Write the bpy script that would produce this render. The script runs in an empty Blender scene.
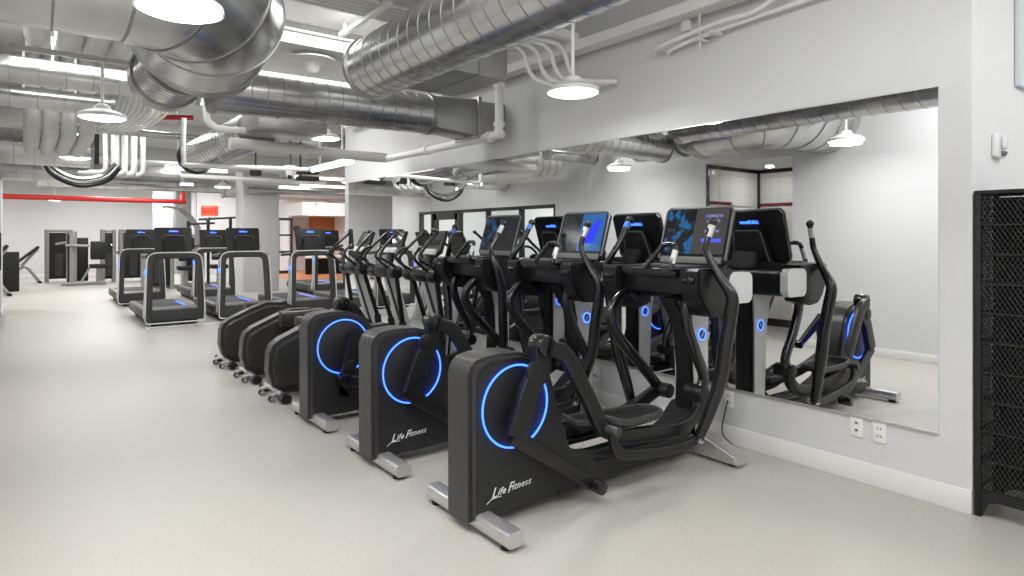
import bpy, bmesh, math, random
from mathutils import Vector as V, Matrix
random.seed(7)
SC = bpy.context.scene
COL = SC.collection
PI = math.pi
# ---------------------------------------------------------------- camera, world, exposure
FPX, YAW, HY, CAMH = 630.0, 37.7, 236.0, 1.45
cam = bpy.data.cameras.new('camera')
cam.sensor_fit = 'HORIZONTAL'; cam.sensor_width = 36.0
cam.lens = 36.0 * FPX / 1024
cam.shift_y = -(288 - HY) / 1024
cam.clip_start = .05
camo = bpy.data.objects.new('camera', cam); COL.objects.link(camo)
camo.location = (0, 0, CAMH); camo.rotation_euler = (PI / 2, 0, -math.radians(YAW))
SC.camera = camo
W = bpy.data.worlds.new('world'); SC.world = W; W.use_nodes = True
W.node_tree.nodes['Background'].inputs[0].default_value = (1, .98, .95, 1)
W.node_tree.nodes['Background'].inputs[1].default_value = .6
SC.view_settings.view_transform = 'Standard'; SC.view_settings.look = 'None'
SC.view_settings.gamma = 1; SC.view_settings.use_curve_mapping = False
SC.view_settings.exposure = 0.1
CEIL = 3.45
PENDANT_W, ROOM_W = 12, 55

def area(name, loc, sx, sy, watts, rot=(0, 0, 0), col=(.985, .99, 1), shape='RECTANGLE', spread=PI):
    l = bpy.data.lights.new(name, 'AREA'); l.shape = shape; l.size = sx; l.size_y = sy
    l.energy = watts; l.color = col; l.spread = spread
    o = bpy.data.objects.new(name, l); COL.objects.link(o); o.location = loc; o.rotation_euler = rot
    return o

# added square fill lights below the ceiling, no fixtures, brightening floor and walls
for x, y, k in ((.9, .3, .8), (.7, 2.2, .9), (1.9, 1.2, .35), (2.2, 5.9, .65), (.5, 7.0, .6), (2.4, 8.6, .8), (1.2, 11.5, 1), (2.9, 13.6, 1), (.8, 17.3, 1.5), (2.5, 18.6, 1.4),
                (6.2, 12.2, 1), (8.5, 15.5, 1), (6.3, 18.5, 1), (8.8, 22.6, 1.6), (1.8, 20.9, 1.6), (1.8, 24.8, 2.2), (5.6, 24.4, 1.5), (-2.5, 18.0, 1.5), (-2.5, 21.5, 1.2), (-2.5, 25, 2),
                (2.3, -.7, .8), (4.9, -.5, .35)):
    area('ceiling_fill_light', (x, y, CEIL - .06), 1.2, 1.2, ROOM_W * k)

# ---------------------------------------------------------------- materials
def lin(c):
    return tuple((v / 255 / 12.92 if v / 255 <= .04045 else ((v / 255 + .055) / 1.055) ** 2.4) for v in c) + (1,)
MATS = {}
def mat(name, c, rough=.5, metal=0, emit=None, es=0, noise=None, bump=None, coat=0, trans=0, spec=.5):
    if name in MATS: return MATS[name]
    m = bpy.data.materials.new(name); m.use_nodes = True
    nt = m.node_tree; b = nt.nodes['Principled BSDF']
    b.inputs['Base Color'].default_value = lin(c); b.inputs['Roughness'].default_value = rough
    b.inputs['Metallic'].default_value = metal; b.inputs['Specular IOR Level'].default_value = spec
    if coat: b.inputs['Coat Weight'].default_value = coat
    if trans: b.inputs['Transmission Weight'].default_value = trans; b.inputs['IOR'].default_value = 1.1
    if emit: b.inputs['Emission Color'].default_value = lin(emit); b.inputs['Emission Strength'].default_value = es
    if noise or bump:
        tc = nt.nodes.new('ShaderNodeTexCoord')
        src = tc.outputs['Object']
    if noise:
        sc, amt = noise[:2]
        mp = nt.nodes.new('ShaderNodeMapping'); nt.links.new(src, mp.inputs[0])
        if len(noise) > 2: mp.inputs['Scale'].default_value = noise[2]
        n = nt.nodes.new('ShaderNodeTexNoise'); n.inputs['Scale'].default_value = sc; n.inputs['Detail'].default_value = 5
        nt.links.new(mp.outputs[0], n.inputs['Vector'])
        r = nt.nodes.new('ShaderNodeValToRGB')
        a = lin(c)
        r.color_ramp.elements[0].position = .32; r.color_ramp.elements[1].position = .68
        r.color_ramp.elements[0].color = tuple(v * (1 - amt) for v in a[:3]) + (1,)
        r.color_ramp.elements[1].color = tuple(min(1, v * (1 + amt)) for v in a[:3]) + (1,)
        nt.links.new(n.outputs[0], r.inputs[0]); nt.links.new(r.outputs[0], b.inputs['Base Color'])
    if bump:
        n2 = nt.nodes.new('ShaderNodeTexNoise'); n2.inputs['Scale'].default_value = bump[0]; n2.inputs['Detail'].default_value = 3
        nt.links.new(src, n2.inputs['Vector'])
        bp = nt.nodes.new('ShaderNodeBump'); bp.inputs['Strength'].default_value = bump[1]; bp.inputs['Distance'].default_value = .01
        nt.links.new(n2.outputs[0], bp.inputs['Height']); nt.links.new(bp.outputs[0], b.inputs['Normal'])
    MATS[name] = m
    return m
WALL = mat('painted_wall', (210, 210, 210), .75, noise=(1.5, .012))
WALLW = mat('white_wall', (236, 236, 236), .7)
CEILM = mat('painted_ceiling', (208, 207, 204), .85, noise=(2, .03))
BASE = mat('baseboard_vinyl', (225, 224, 221), .5)
WHITE = mat('white_paint', (232, 231, 228), .45)
PIPEW = mat('white_pipe_wrap', (218, 217, 213), .6, bump=(14, .15))
GALV = mat('galvanised_steel', (200, 200, 199), .25, .93, noise=(3, .14, (1, 1, 1)))
GALVD = mat('galvanised_steel_flat', (168, 168, 166), .38, .85, noise=(2.2, .15))
SEAM = mat('duct_seam', (150, 150, 148), .4, .9)
STEELB = mat('brushed_bar', (205, 204, 200), .33, .75, noise=(3, .05, (1, 9, 9)))
CHROME = mat('chrome', (225, 225, 225), .12, 1)
BLK = mat('black_plastic', (19, 19, 20), .38, noise=(40, .08))
BLKG = mat('gloss_black_tube', (14, 14, 15), .25, coat=.3)
BLKM = mat('matt_black', (15, 15, 16), .6)
SHELL = mat('dark_grey_shell', (58, 57, 55), .34, .15)
PANEL = mat('side_panel_charcoal', (28, 28, 29), .5)
DGREY = mat('dark_grey_plastic', (60, 60, 59), .45)
MGREY = mat('mid_grey_plastic', (105, 104, 102), .42)
SILV = mat('silver_plastic', (206, 206, 205), .36, .15)
RUBBER = mat('black_rubber', (22, 22, 23), .7)
BELT = mat('running_belt', (62, 62, 62), .75)
LEDB = mat('blue_led', (40, 90, 230), .3, emit=(52, 100, 255), es=4.2)
LEDD = mat('blue_led_strip', (40, 100, 230), .3, emit=(50, 110, 255), es=1.6)
LOGOW = mat('white_lettering', (232, 232, 232), .4)
RED = mat('red_pipe', (186, 30, 28), .4)
WOOD = mat('orange_wood', (186, 112, 66), .5, noise=(5, .12, (1, 1, 8)))
WFLR = mat('orange_floor', (196, 128, 84), .35, noise=(4, .08))
BFRAME = mat('black_window_frame', (38, 38, 39), .4)
LAMP = mat('lamp_lens', (255, 253, 248), .4, emit=(255, 253, 247), es=7)
LAMPT = mat('tube_lens', (255, 253, 248), .4, emit=(255, 253, 247), es=2.2)
LAMPH = mat('lamp_housing', (236, 236, 232), .35)
GLASS = mat('window_glass', (245, 248, 248), .03, trans=1)
DARKT = mat('dark_tile', (44, 40, 40), .2, coat=.5)
REDT = mat('dark_red_tile', (112, 26, 26), .2, coat=.5)

def floor_mat():
    m = bpy.data.materials.new('speckled_floor'); m.use_nodes = True; nt = m.node_tree; b = nt.nodes['Principled BSDF']
    tc = nt.nodes.new('ShaderNodeTexCoord')
    n = nt.nodes.new('ShaderNodeTexNoise'); n.inputs['Scale'].default_value = 130; n.inputs['Detail'].default_value = 5; n.inputs['Roughness'].default_value = .8
    nt.links.new(tc.outputs['Object'], n.inputs[0])
    r = nt.nodes.new('ShaderNodeValToRGB'); e = r.color_ramp.elements
    e[0].position = .36; e[0].color = lin((164, 161, 153)); e[1].position = .62; e[1].color = lin((202, 198, 190))
    nt.links.new(n.outputs[0], r.inputs[0])
    n2 = nt.nodes.new('ShaderNodeTexNoise'); n2.inputs['Scale'].default_value = .5; n2.inputs['Detail'].default_value = 2
    nt.links.new(tc.outputs['Object'], n2.inputs[0])
    mx = nt.nodes.new('ShaderNodeMix'); mx.data_type = 'RGBA'; mx.blend_type = 'MULTIPLY'; mx.inputs[0].default_value = .1
    nt.links.new(r.outputs[0], mx.inputs[6]); nt.links.new(n2.outputs[0], mx.inputs[7]); nt.links.new(mx.outputs[2], b.inputs['Base Color'])
    b.inputs['Roughness'].default_value = .42
    return m
FLOOR = floor_mat()

def mirror_mat():
    m = bpy.data.materials.new('mirror_glass'); m.use_nodes = True; b = m.node_tree.nodes['Principled BSDF']
    b.inputs['Base Color'].default_value = (.86, .87, .865, 1); b.inputs['Metallic'].default_value = 1; b.inputs['Roughness'].default_value = .0
    return m
MIRROR = mirror_mat()

def tile_mat():
    m = bpy.data.materials.new('white_wall_tile'); m.use_nodes = True; nt = m.node_tree; b = nt.nodes['Principled BSDF']
    tc = nt.nodes.new('ShaderNodeTexCoord'); sp = nt.nodes.new('ShaderNodeSeparateXYZ'); nt.links.new(tc.outputs['Object'], sp.inputs[0])
    ad = nt.nodes.new('ShaderNodeMath'); nt.links.new(sp.outputs[0], ad.inputs[0]); nt.links.new(sp.outputs[1], ad.inputs[1])
    cb = nt.nodes.new('ShaderNodeCombineXYZ'); nt.links.new(ad.outputs[0], cb.inputs[0]); nt.links.new(sp.outputs[2], cb.inputs[1])
    br = nt.nodes.new('ShaderNodeTexBrick'); nt.links.new(cb.outputs[0], br.inputs[0]); br.offset = 0
    br.inputs['Scale'].default_value = 1; br.inputs['Brick Width'].default_value = .3; br.inputs['Row Height'].default_value = .3
    br.inputs['Mortar Size'].default_value = .003
    br.inputs['Color1'].default_value = lin((232, 230, 226)); br.inputs['Color2'].default_value = lin((226, 224, 220)); br.inputs['Mortar'].default_value = lin((196, 194, 190))
    nt.links.new(br.outputs[0], b.inputs['Base Color']); b.inputs['Roughness'].default_value = .12
    return m
TILE = tile_mat()

def screen_mat(name, kind):
    """a lit screen: left picture in blues, right panel dark or blue (object space: y across, z up, -y = right half)"""
    m = bpy.data.materials.new(name); m.use_nodes = True; nt = m.node_tree; b = nt.nodes['Principled BSDF']
    b.inputs['Base Color'].default_value = (.01, .01, .012, 1); b.inputs['Roughness'].default_value = .12
    tc = nt.nodes.new('ShaderNodeTexCoord'); sp = nt.nodes.new('ShaderNodeSeparateXYZ'); nt.links.new(tc.outputs['Object'], sp.inputs[0])
    n = nt.nodes.new('ShaderNodeTexNoise'); n.inputs['Scale'].default_value = 14; n.inputs['Detail'].default_value = 4
    nt.links.new(tc.outputs['Object'], n.inputs[0])
    r = nt.nodes.new('ShaderNodeValToRGB'); e = r.color_ramp.elements
    if kind == 0: cols = [(.46, (16, 20, 20)), (.5, (38, 46, 38)), (.54, (18, 60, 100)), (.58, (30, 120, 190)), (.75, (30, 100, 165))]
    elif kind == 1: cols = [(.4, (10, 12, 13)), (.5, (22, 28, 28)), (.58, (40, 55, 60)), (.7, (20, 24, 26)), (.9, (50, 70, 90))]
    else: cols = [(.4, (10, 12, 16)), (.52, (16, 20, 26)), (.56, (30, 80, 130)), (.7, (30, 90, 150)), (.9, (40, 60, 90))]
    e[0].position, e[0].color = cols[0][0], lin(cols[0][1]); e[1].position, e[1].color = cols[-1][0], lin(cols[-1][1])
    for p, c in cols[1:-1]:
        q = e.new(p); q.color = lin(c)
    nt.links.new(n.outputs[0], r.inputs[0])
    lt = nt.nodes.new('ShaderNodeMath'); lt.operation = 'LESS_THAN'; lt.inputs[1].default_value = .02 if kind != 0 else .01
    nt.links.new(sp.outputs[1], lt.inputs[0])
    mx = nt.nodes.new('ShaderNodeMix'); mx.data_type = 'RGBA'; nt.links.new(lt.outputs[0], mx.inputs[0])
    nt.links.new(r.outputs[0], mx.inputs[6]); mx.inputs[7].default_value = lin([(84, 80, 78), (26, 112, 190), (30, 31, 33)][kind])
    nt.links.new(mx.outputs[2], b.inputs['Emission Color']); b.inputs['Emission Strength'].default_value = .62
    return m
SCR = [screen_mat('screen_picture_%s' % k, i) for i, k in enumerate(('photo', 'graph', 'dark'))]

# ---------------------------------------------------------------- mesh helpers
class MB:
    def __init__(s): s.bm = bmesh.new()
    def _add(s, b, M=None):
        if M is not None: bmesh.ops.transform(b, matrix=M, verts=b.verts)
        me = bpy.data.meshes.new('t'); b.to_mesh(me); b.free(); s.bm.from_mesh(me); bpy.data.meshes.remove(me); return s
    def box(s, x0, x1, y0, y1, z0, z1, bev=0, seg=2, M=None):
        b = bmesh.new(); bmesh.ops.create_cube(b, size=1)
        for v in b.verts: v.co = V(((x0 + x1) / 2 + v.co.x * (x1 - x0), (y0 + y1) / 2 + v.co.y * (y1 - y0), (z0 + z1) / 2 + v.co.z * (z1 - z0)))
        if bev: bmesh.ops.bevel(b, geom=b.edges, offset=bev, segments=seg, affect='EDGES', profile=.5, clamp_overlap=True)
        return s._add(b, M)
    def prism(s, pts, ax, t0, t1, bev=0, seg=2, M=None):
        """polygon extruded along axis ax between t0 and t1; pts are the two other coordinates in xyz order"""
        b = bmesh.new()
        def mk(p, t): return V({'x': (t, p[0], p[1]), 'y': (p[0], t, p[1]), 'z': (p[0], p[1], t)}[ax])
        f = b.faces.new([b.verts.new(mk(p, t0)) for p in pts])
        r = bmesh.ops.extrude_face_region(b, geom=[f]); d = mk((0, 0), t1) - mk((0, 0), t0)
        bmesh.ops.translate(b, vec=d, verts=[v for v in r['geom'] if isinstance(v, bmesh.types.BMVert)])
        bmesh.ops.recalc_face_normals(b, faces=b.faces)
        if bev:
            caps = [e for e in b.edges if abs((e.verts[0].co - e.verts[1].co).dot(d.normalized())) < 1e-6]
            bmesh.ops.bevel(b, geom=caps, offset=bev, segments=seg, affect='EDGES', clamp_overlap=True)
        return s._add(b, M)
    def sweep(s, pts, sec, up=None, closed=False, sm=0, scales=None, cap=True):
        """sec: list of (a, b) section points; a along the side vector, b along the other; up fixes the side vector"""
        P = [V(p) for p in pts]
        SCL = list(scales) if scales else [1] * len(P)
        if sm:
            Q = []; S2 = []; n = len(P)
            rng = range(n if closed else n - 1)
            for i in rng:
                p1, p2 = P[i], P[(i + 1) % n]
                p0 = P[i - 1] if (i > 0 or closed) else p1 * 2 - p2
                p3 = P[(i + 2) % n] if (i + 2 < n or closed) else p2 * 2 - p1
                for k in range(sm):
                    t = k / sm
                    Q.append(.5 * ((2 * p1) + (p2 - p0) * t + (2 * p0 - 5 * p1 + 4 * p2 - p3) * t * t + (3 * p1 - p0 - 3 * p2 + p3) * t ** 3))
                    S2.append(SCL[i] * (1 - t) + SCL[(i + 1) % n] * t)
            if not closed: Q.append(P[-1]); S2.append(SCL[-1])
            P, SCL = Q, S2
        n = len(P); b = bmesh.new(); rings = []; side = None
        for i in range(n):
            a = P[i - 1] if (i > 0 or closed) else P[i]; c = P[(i + 1) % n] if (i < n - 1 or closed) else P[i]
            t = (c - a).normalized()
            if up is not None:
                sd = V(up) - t * V(up).dot(t)
                if sd.length < 1e-4: sd = side or t.orthogonal()
                sd.normalize()
            elif side is None: sd = t.orthogonal().normalized()
            else:
                sd = side - t * side.dot(t)
                sd = sd.normalized() if sd.length > 1e-5 else t.orthogonal().normalized()
            side = sd; o = t.cross(sd)
            rings.append([b.verts.new(P[i] + (sd * u + o * w) * SCL[i]) for u, w in sec])
        m = len(sec)
        for i in range(n if closed else n - 1):
            A, B = rings[i], rings[(i + 1) % n]
            for j in range(m): b.faces.new((A[j], A[(j + 1) % m], B[(j + 1) % m], B[j]))
        if cap and not closed: b.faces.new(rings[0][::-1]); b.faces.new(rings[-1])
        bmesh.ops.recalc_face_normals(b, faces=b.faces)
        return s._add(b)
    def tube(s, pts, r, n=12, sm=0, closed=False, scales=None, up=None):
        return s.sweep(pts, [(r * math.cos(2 * PI * k / n), r * math.sin(2 * PI * k / n)) for k in range(n)], up, closed, sm, scales)
    def bar(s, pts, w, h, up=(0, 1, 0), sm=0, bev=.3, scales=None, closed=False):
        """flat bar: w along up, h across; rounded corners"""
        r = min(w, h) * bev * .999; sec = []
        for cx, cy, a0 in ((w / 2 - r, h / 2 - r, 0), (-w / 2 + r, h / 2 - r, 90), (-w / 2 + r, -h / 2 + r, 180), (w / 2 - r, -h / 2 + r, 270)):
            for k in range(4):
                a = math.radians(a0 + k * 30); sec.append((cx + r * math.cos(a), cy + r * math.sin(a)))
        return s.sweep(pts, sec, up, closed, sm, scales)
    def cyl(s, p0, p1, r, n=20, r2=None, bev=0):
        p0, p1 = V(p0), V(p1); d = p1 - p0; L = d.length
        if bev:
            k = bev / L
            return s.sweep([p0, p0 + d * k * .3, p0 + d * k, p1 - d * k, p1 - d * k * .3, p1],
                           [(r * math.cos(2 * PI * i / n), r * math.sin(2 * PI * i / n)) for i in range(n)], scales=[1 - bev / r, 1 - bev / r * .3, 1, 1, 1 - bev / r * .3, 1 - bev / r])
        return s.sweep([p0, p1], [(r * math.cos(2 * PI * i / n), r * math.sin(2 * PI * i / n)) for i in range(n)], scales=[1, (r2 / r if r2 is not None else 1)])
    def lathe(s, prof, c=(0, 0, 0), axis='z', n=32):
        b = bmesh.new(); rings = []
        for r, z in prof:
            ring = []
            for k in range(n):
                a = 2 * PI * k / n; u, w = r * math.cos(a), r * math.sin(a)
                p = {'z': (u, w, z), 'y': (u, z, w), 'x': (z, u, w)}[axis]
                ring.append(b.verts.new(V(p) + V(c)))
            rings.append(ring)
        for i in range(len(rings) - 1):
            for k in range(n): b.faces.new((rings[i][k], rings[i][(k + 1) % n], rings[i + 1][(k + 1) % n], rings[i + 1][k]))
        if prof[0][0] > 1e-5: b.faces.new(rings[0][::-1])
        if prof[-1][0] > 1e-5: b.faces.new(rings[-1])
        bmesh.ops.remove_doubles(b, verts=b.verts, dist=1e-6); bmesh.ops.recalc_face_normals(b, faces=b.faces)
        return s._add(b)
    def ball(s, c, r, sc=(1, 1, 1), n=16):
        b = bmesh.new(); bmesh.ops.create_uvsphere(b, u_segments=n, v_segments=n // 2 + 2, radius=r)
        for v in b.verts: v.co = V((v.co.x * sc[0] + c[0], v.co.y * sc[1] + c[1], v.co.z * sc[2] + c[2]))
        return s._add(b)
    def build(s, name, m, parent=None, ang=38):
        me = bpy.data.meshes.new(name); s.bm.to_mesh(me); s.bm.free()
        for p in me.polygons: p.use_smooth = True
        me.set_sharp_from_angle(angle=math.radians(ang))
        me.materials.append(m)
        o = bpy.data.objects.new(name, me); COL.objects.link(o)
        if parent is not None: o.parent = parent
        return o
def rx(c, ang, ax='X'):
    return Matrix.Translation(c) @ Matrix.Rotation(ang, 4, ax) @ Matrix.Translation(-V(c))
def thing(name, label, cat, loc=(0, 0, 0), rz=0, group=None):
    o = bpy.data.objects.new(name, None); COL.objects.link(o); o.empty_display_size = .1
    o.location = loc; o.rotation_euler = (0, 0, rz); o['label'] = label; o['category'] = cat
    if group: o['group'] = group
    return o
def tag(o, label, cat, group=None):
    o['label'] = label; o['category'] = cat
    if group: o['group'] = group
    return o
def struct(name, mb, m, ang=30):
    o = mb.build(name, m, None, ang); o['kind'] = 'structure'; return o
def dup(root, loc, rz, label, group=None):
    r = root.copy(); COL.objects.link(r); r.location = loc; r.rotation_euler = (0, 0, rz); r['label'] = label
    if group: r['group'] = group
    for ch in [o for o in bpy.data.objects if o.parent == root]:
        c = ch.copy(); COL.objects.link(c); c.parent = r
        for g in [o for o in bpy.data.objects if o.parent == ch]:
            d = g.copy(); COL.objects.link(d); d.parent = c
    return r
def text_mesh(name, txt, size, m, parent, M, shear=0, ext=.0008, off=0, align='CENTER', space=1):
    cu = bpy.data.curves.new(name, 'FONT'); cu.body = txt; cu.size = size; cu.shear = shear; cu.extrude = ext; cu.offset = off
    cu.align_x = align; cu.align_y = 'CENTER'; cu.space_character = space; cu.resolution_u = 3
    t = bpy.data.objects.new(name, cu); COL.objects.link(t)
    dg = bpy.context.evaluated_depsgraph_get(); me = bpy.data.meshes.new_from_object(t.evaluated_get(dg))
    bpy.data.objects.remove(t); me.transform(M); me.materials.clear(); me.materials.append(m)
    o = bpy.data.objects.new(name, me); COL.objects.link(o)
    if parent is not None: o.parent = parent
    return o
def basis(o, ex, ey):
    """matrix taking text x,y axes to ex, ey with origin o"""
    ex, ey = V(ex).normalized(), V(ey).normalized(); ez = ex.cross(ey)
    M = Matrix((ex, ey, ez)).transposed().to_4x4(); M.translation = V(o); return M

# ================================================================= THE ROOM
XW, XL = 3.9, -.35
struct('floor', MB().box(-8, 14, -2, 30, -.1, 0), FLOOR)
struct('ceiling', MB().box(-8, 14, -2, 30, CEIL, CEIL + .12), CEILM)
w = MB().box(XW, XW + .35, 1.131, 9.25, 0, CEIL)
struct('wall_right', w, WALL)
struct('wall_right_recess', MB().box(5.6, 5.75, -2, 1.25, 0, CEIL).box(XW + .001, 5.6, 1.13, 1.25, 0, CEIL), WALLW)
struct('wall_rear', MB().box(-1, 5.75, -1.6, -1.45, 0, CEIL), WALL)
w = MB().box(XL - .15, XL, -1.6, 4.38, 0, CEIL).box(XL - .15, XL, 4.38, 5.73, 2.53, CEIL).box(XL - .15, XL, 5.73, 9.15, 0, CEIL)
w.box(XL - .15, XL, 9.15, 14.5, 2.07, CEIL).box(XL - .15, XL, 14.5, 16, 0, CEIL)
struct('wall_left', w, WALL)
# tiled alcove in the left wall
a = MB().box(-1.9, -1.77, 4.25, 5.86, 0, 2.53).box(-1.77, XL - .15, 5.73, 5.86, 0, 2.53).box(-1.77, XL - .15, 4.25, 4.38, 0, 2.53)
struct('wall_alcove', a, TILE)
struct('ceiling_alcove', MB().box(-1.9, XL - .15, 4.25, 5.86, 2.53, 2.6), CEILM)
t = MB().box(-1.77, -1.76, 4.38, 5.73, 2.47, 2.53).box(-1.77, XL, 5.72, 5.731, 2.47, 2.53).box(-1.765, -1.74, 5.69, 5.731, 0, 2.47).box(XL - .04, XL + .002, 5.70, 5.735, 0, 2.53)
t.box(-1.77, -1.76, 4.38, 5.73, .0, .12).box(-1.74, XL, 5.715, 5.731, 0, .12)
struct('trim_1', t, DARKT)
struct('trim_2', MB().box(-1.77, -1.758, 4.38, 5.69, 1.93, 1.98).box(-1.0, XL - .05, 5.718, 5.731, 1.93, 1.98), REDT)
tag(MB().box(-1.44, -.95, 5.66, 5.729, 1.70, 1.92, .01).box(-1.46, -.93, 5.64, 5.70, 1.92, 1.94, .005).build('cabinet', WHITE), 'white wall cabinet top in the tiled alcove', 'cabinet')
dl = thing('downlight', 'small round recessed downlight in the alcove ceiling', 'light', (-1.2, 5.2, 2.53))
MB().lathe([(.06, 0), (.075, -.006), (.08, 0)], n=24).build('trim_ring', WHITE, dl)
MB().lathe([(0, -.003), (.06, -.003), (.06, .0)], n=24).build('lens', LAMP, dl)
area('alcove_light', (-1.2, 5.2, 2.5), .12, .12, 4, shape='DISK')
# baseboards
struct('baseboard_right', MB().box(XW - .012, XW, 1.13, 9.25, 0, .125, .003).box(XW - .012, XW + .35, 9.25, 9.262, 0, .125), BASE)
struct('baseboard_left', MB().box(XL, XL + .012, -1.45, 4.38, 0, .10, .003).box(XL, XL + .012, 5.73, 9.15, 0, .1, .003).box(XL, XL + .012, 14.5, 16, 0, .1, .003), BASE)
struct('baseboard_far', MB().box(-8, 3.9, 27.69, 27.7, 0, .12), BASE)
# windowed room behind the left wall
fr = MB()
for y in (9.18, 10.27, 11.46, 12.60, 13.86, 14.47): fr.box(XL - .12, XL - .002, y - .035, y + .035, 0, 2.07, .004)
fr.box(XL - .12, XL - .002, 9.15, 14.5, 2.0, 2.07).box(XL - .12, XL - .002, 9.15, 14.5, 0, .12)
struct('window_1', fr, BFRAME)
struct('window_2', MB().box(XL - .07, XL - .06, 9.2, 12.6, .12, 2.0), GLASS)
dr = MB().box(XL - .10, XL - .02, 12.68, 12.80, .02, 2.0).box(XL - .10, XL - .02, 13.65, 13.78, .02, 2.0).box(XL - .10, XL - .02, 12.68, 13.78, 1.85, 2.0).box(XL - .10, XL - .02, 12.68, 13.78, .02, .2)
dr.box(XL + .03, XL + .05, 12.86, 12.9, .9, 1.5)
struct('door_1', dr, BFRAME)
struct('wall_office', MB().box(-4.2, -4.05, 8.5, 16, 0, CEIL).box(-4.05, XL - .15, 8.5, 8.62, 0, CEIL).box(-4.05, XL - .15, 15.9, 16, 0, CEIL), WALLW)
area('office_light', (-2.2, 12, CEIL - .1), 1.5, 5, 150)
# far end
struct('wall_far', MB().box(-8, 3.9, 27.7, 27.85, 0, CEIL), WALL)
struct('wall_far_side', MB().box(-8.1, -8, 14, 28, 0, CEIL).box(-8, -4.2, 15.9, 16, 0, CEIL), WALL)
struct('wall_lit_room', MB().box(3.3, 6.2, 29.7, 29.85, 0, CEIL), WALLW)
struct('wall_pillar', MB().box(4.62, 5.15, 27.2, 27.85, 0, CEIL), mat('grey_wall', (170, 170, 168), .7))
struct('wall_sign', MB().box(5.15, 7.6, 26.2, 26.35, 0, CEIL), WALL)
area('lit_room_light', (4.3, 28.8, CEIL - .1), 1, .8, 90)
struct('wall_column', MB().box(4.43, 5.33, 17.0, 17.75, 0, CEIL, .004), WALL)
struct('wall_far_right', MB().box(7.6, 14, 26.2, 26.35, 0, CEIL).box(13.85, 14, 8, 26.3, 0, CEIL).box(4.25, 14, 7.8, 7.95, 0, CEIL), WALLW)
struct('wall_soffit', MB().box(8.4, 13.8, 24.0, 26.2, 2.25, 2.75).box(10.45, 11.2, 23.95, 26.2, 0, CEIL).box(8.35, 8.5, 25.5, 26.2, 0, 2.3), WALLW)
struct('wall_wood', MB().box(9.45, 10.45, 25.9, 26.19, 0, 2.25), WOOD)
struct('floor_studio', MB().box(7.0, 13.8, 19.8, 26.2, 0, .012), WFLR)
struct('door_2', MB().box(7.62, 7.70, 24.5, 24.58, 0, 2.15).box(8.12, 8.20, 24.5, 24.58, 0, 2.15).box(7.62, 8.2, 24.5, 24.58, 2.05, 2.15).box(7.62, 8.2, 24.5, 24.58, 1.45, 1.52).box(7.62, 8.2, 24.5, 24.58, .8, .88).box(7.62, 8.2, 24.5, 24.58, 0, .12), BFRAME)

# mirror panels
YS = [1.28, 2.629, 3.964, 5.30, 6.63, 7.87, 9.1]
names = ['large wall mirror panel at the right end beside the black shelf', 'second wall mirror panel from the right, behind the nearest elliptical screen', 'third wall mirror panel from the right above the second elliptical',
         'fourth wall mirror panel from the right reflecting the end of the black window frame', 'wall mirror panel, fifth from the right, reflecting the black framed windows', 'narrow looking far left wall mirror panel next to the wall end']
for i in range(6):
    p = thing('wall_mirror', names[i], 'mirror', (XW, YS[i], .39), group='mirror panels on the right wall')
    L = YS[i + 1] - YS[i]
    MB().box(-.008, -.001, .0015, L - .0015, 0, 1.865).build('mirror_glass', MIRROR, p)
    MB().box(-.014, -.001, 0, L, -.012, .0).build('bottom_channel', STEELB, p)
    MB().box(-.012, -.001, 0, L, 1.865, 1.872).build('top_channel', STEELB, p)
# outlets
for i, (y, z, lab) in enumerate(((1.703, .322, 'white data wall plate left of the power outlet below the mirror'), (1.578, .318, 'white power outlet plate nearest the black shelf'),
                            (2.56, .31, 'white power outlet plate behind the front foot of the nearest elliptical'), (3.84, .26, 'white power outlet plate on the wall behind the second elliptical'))):
    p = thing('wall_outlet', lab, 'outlet', (XW, y, z))
    MB().box(-.008, -.001, -.038, .038, -.06, .06, .003).build('cover_plate', WHITE, p)
    q = MB()
    if i == 0: q.box(-.011, -.007, -.008, .008, .018, .03).cyl((-.007, 0, -.02), (-.012, 0, -.02), .008)
    else:
        for dz in (.022, -.022): q.box(-.010, -.007, -.011, -.006, dz - .006, dz + .006).box(-.010, -.007, .006, .011, dz - .006, dz + .006)
    q.build('socket', MGREY, p)
# strobe device and vent panel in the recess
p = thing('fire_alarm_strobe', 'white wall alarm device above the black shelf', 'alarm', (4.277, 1.13, 1.95), PI / 2)
MB().box(-.03, -.001, -.07, .07, -.065, .065, .008).build('housing', WHITE, p)
MB().box(-.055, -.03, -.022, .022, -.02, .05, .01).build('lens', mat('clear_lens', (225, 228, 228), .15), p)
MB().cyl((-.03, 0, -.04), (-.05, 0, -.05), .014).build('sounder', MGREY, p)
tag(MB().box(4.62, 5.4, 1.10, 1.129, 2.336, 3.3, .008).build('access_panel', mat('pale_panel', (214, 222, 226), .4)), 'pale grey panel high on the recessed wall at the right edge', 'panel')

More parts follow.
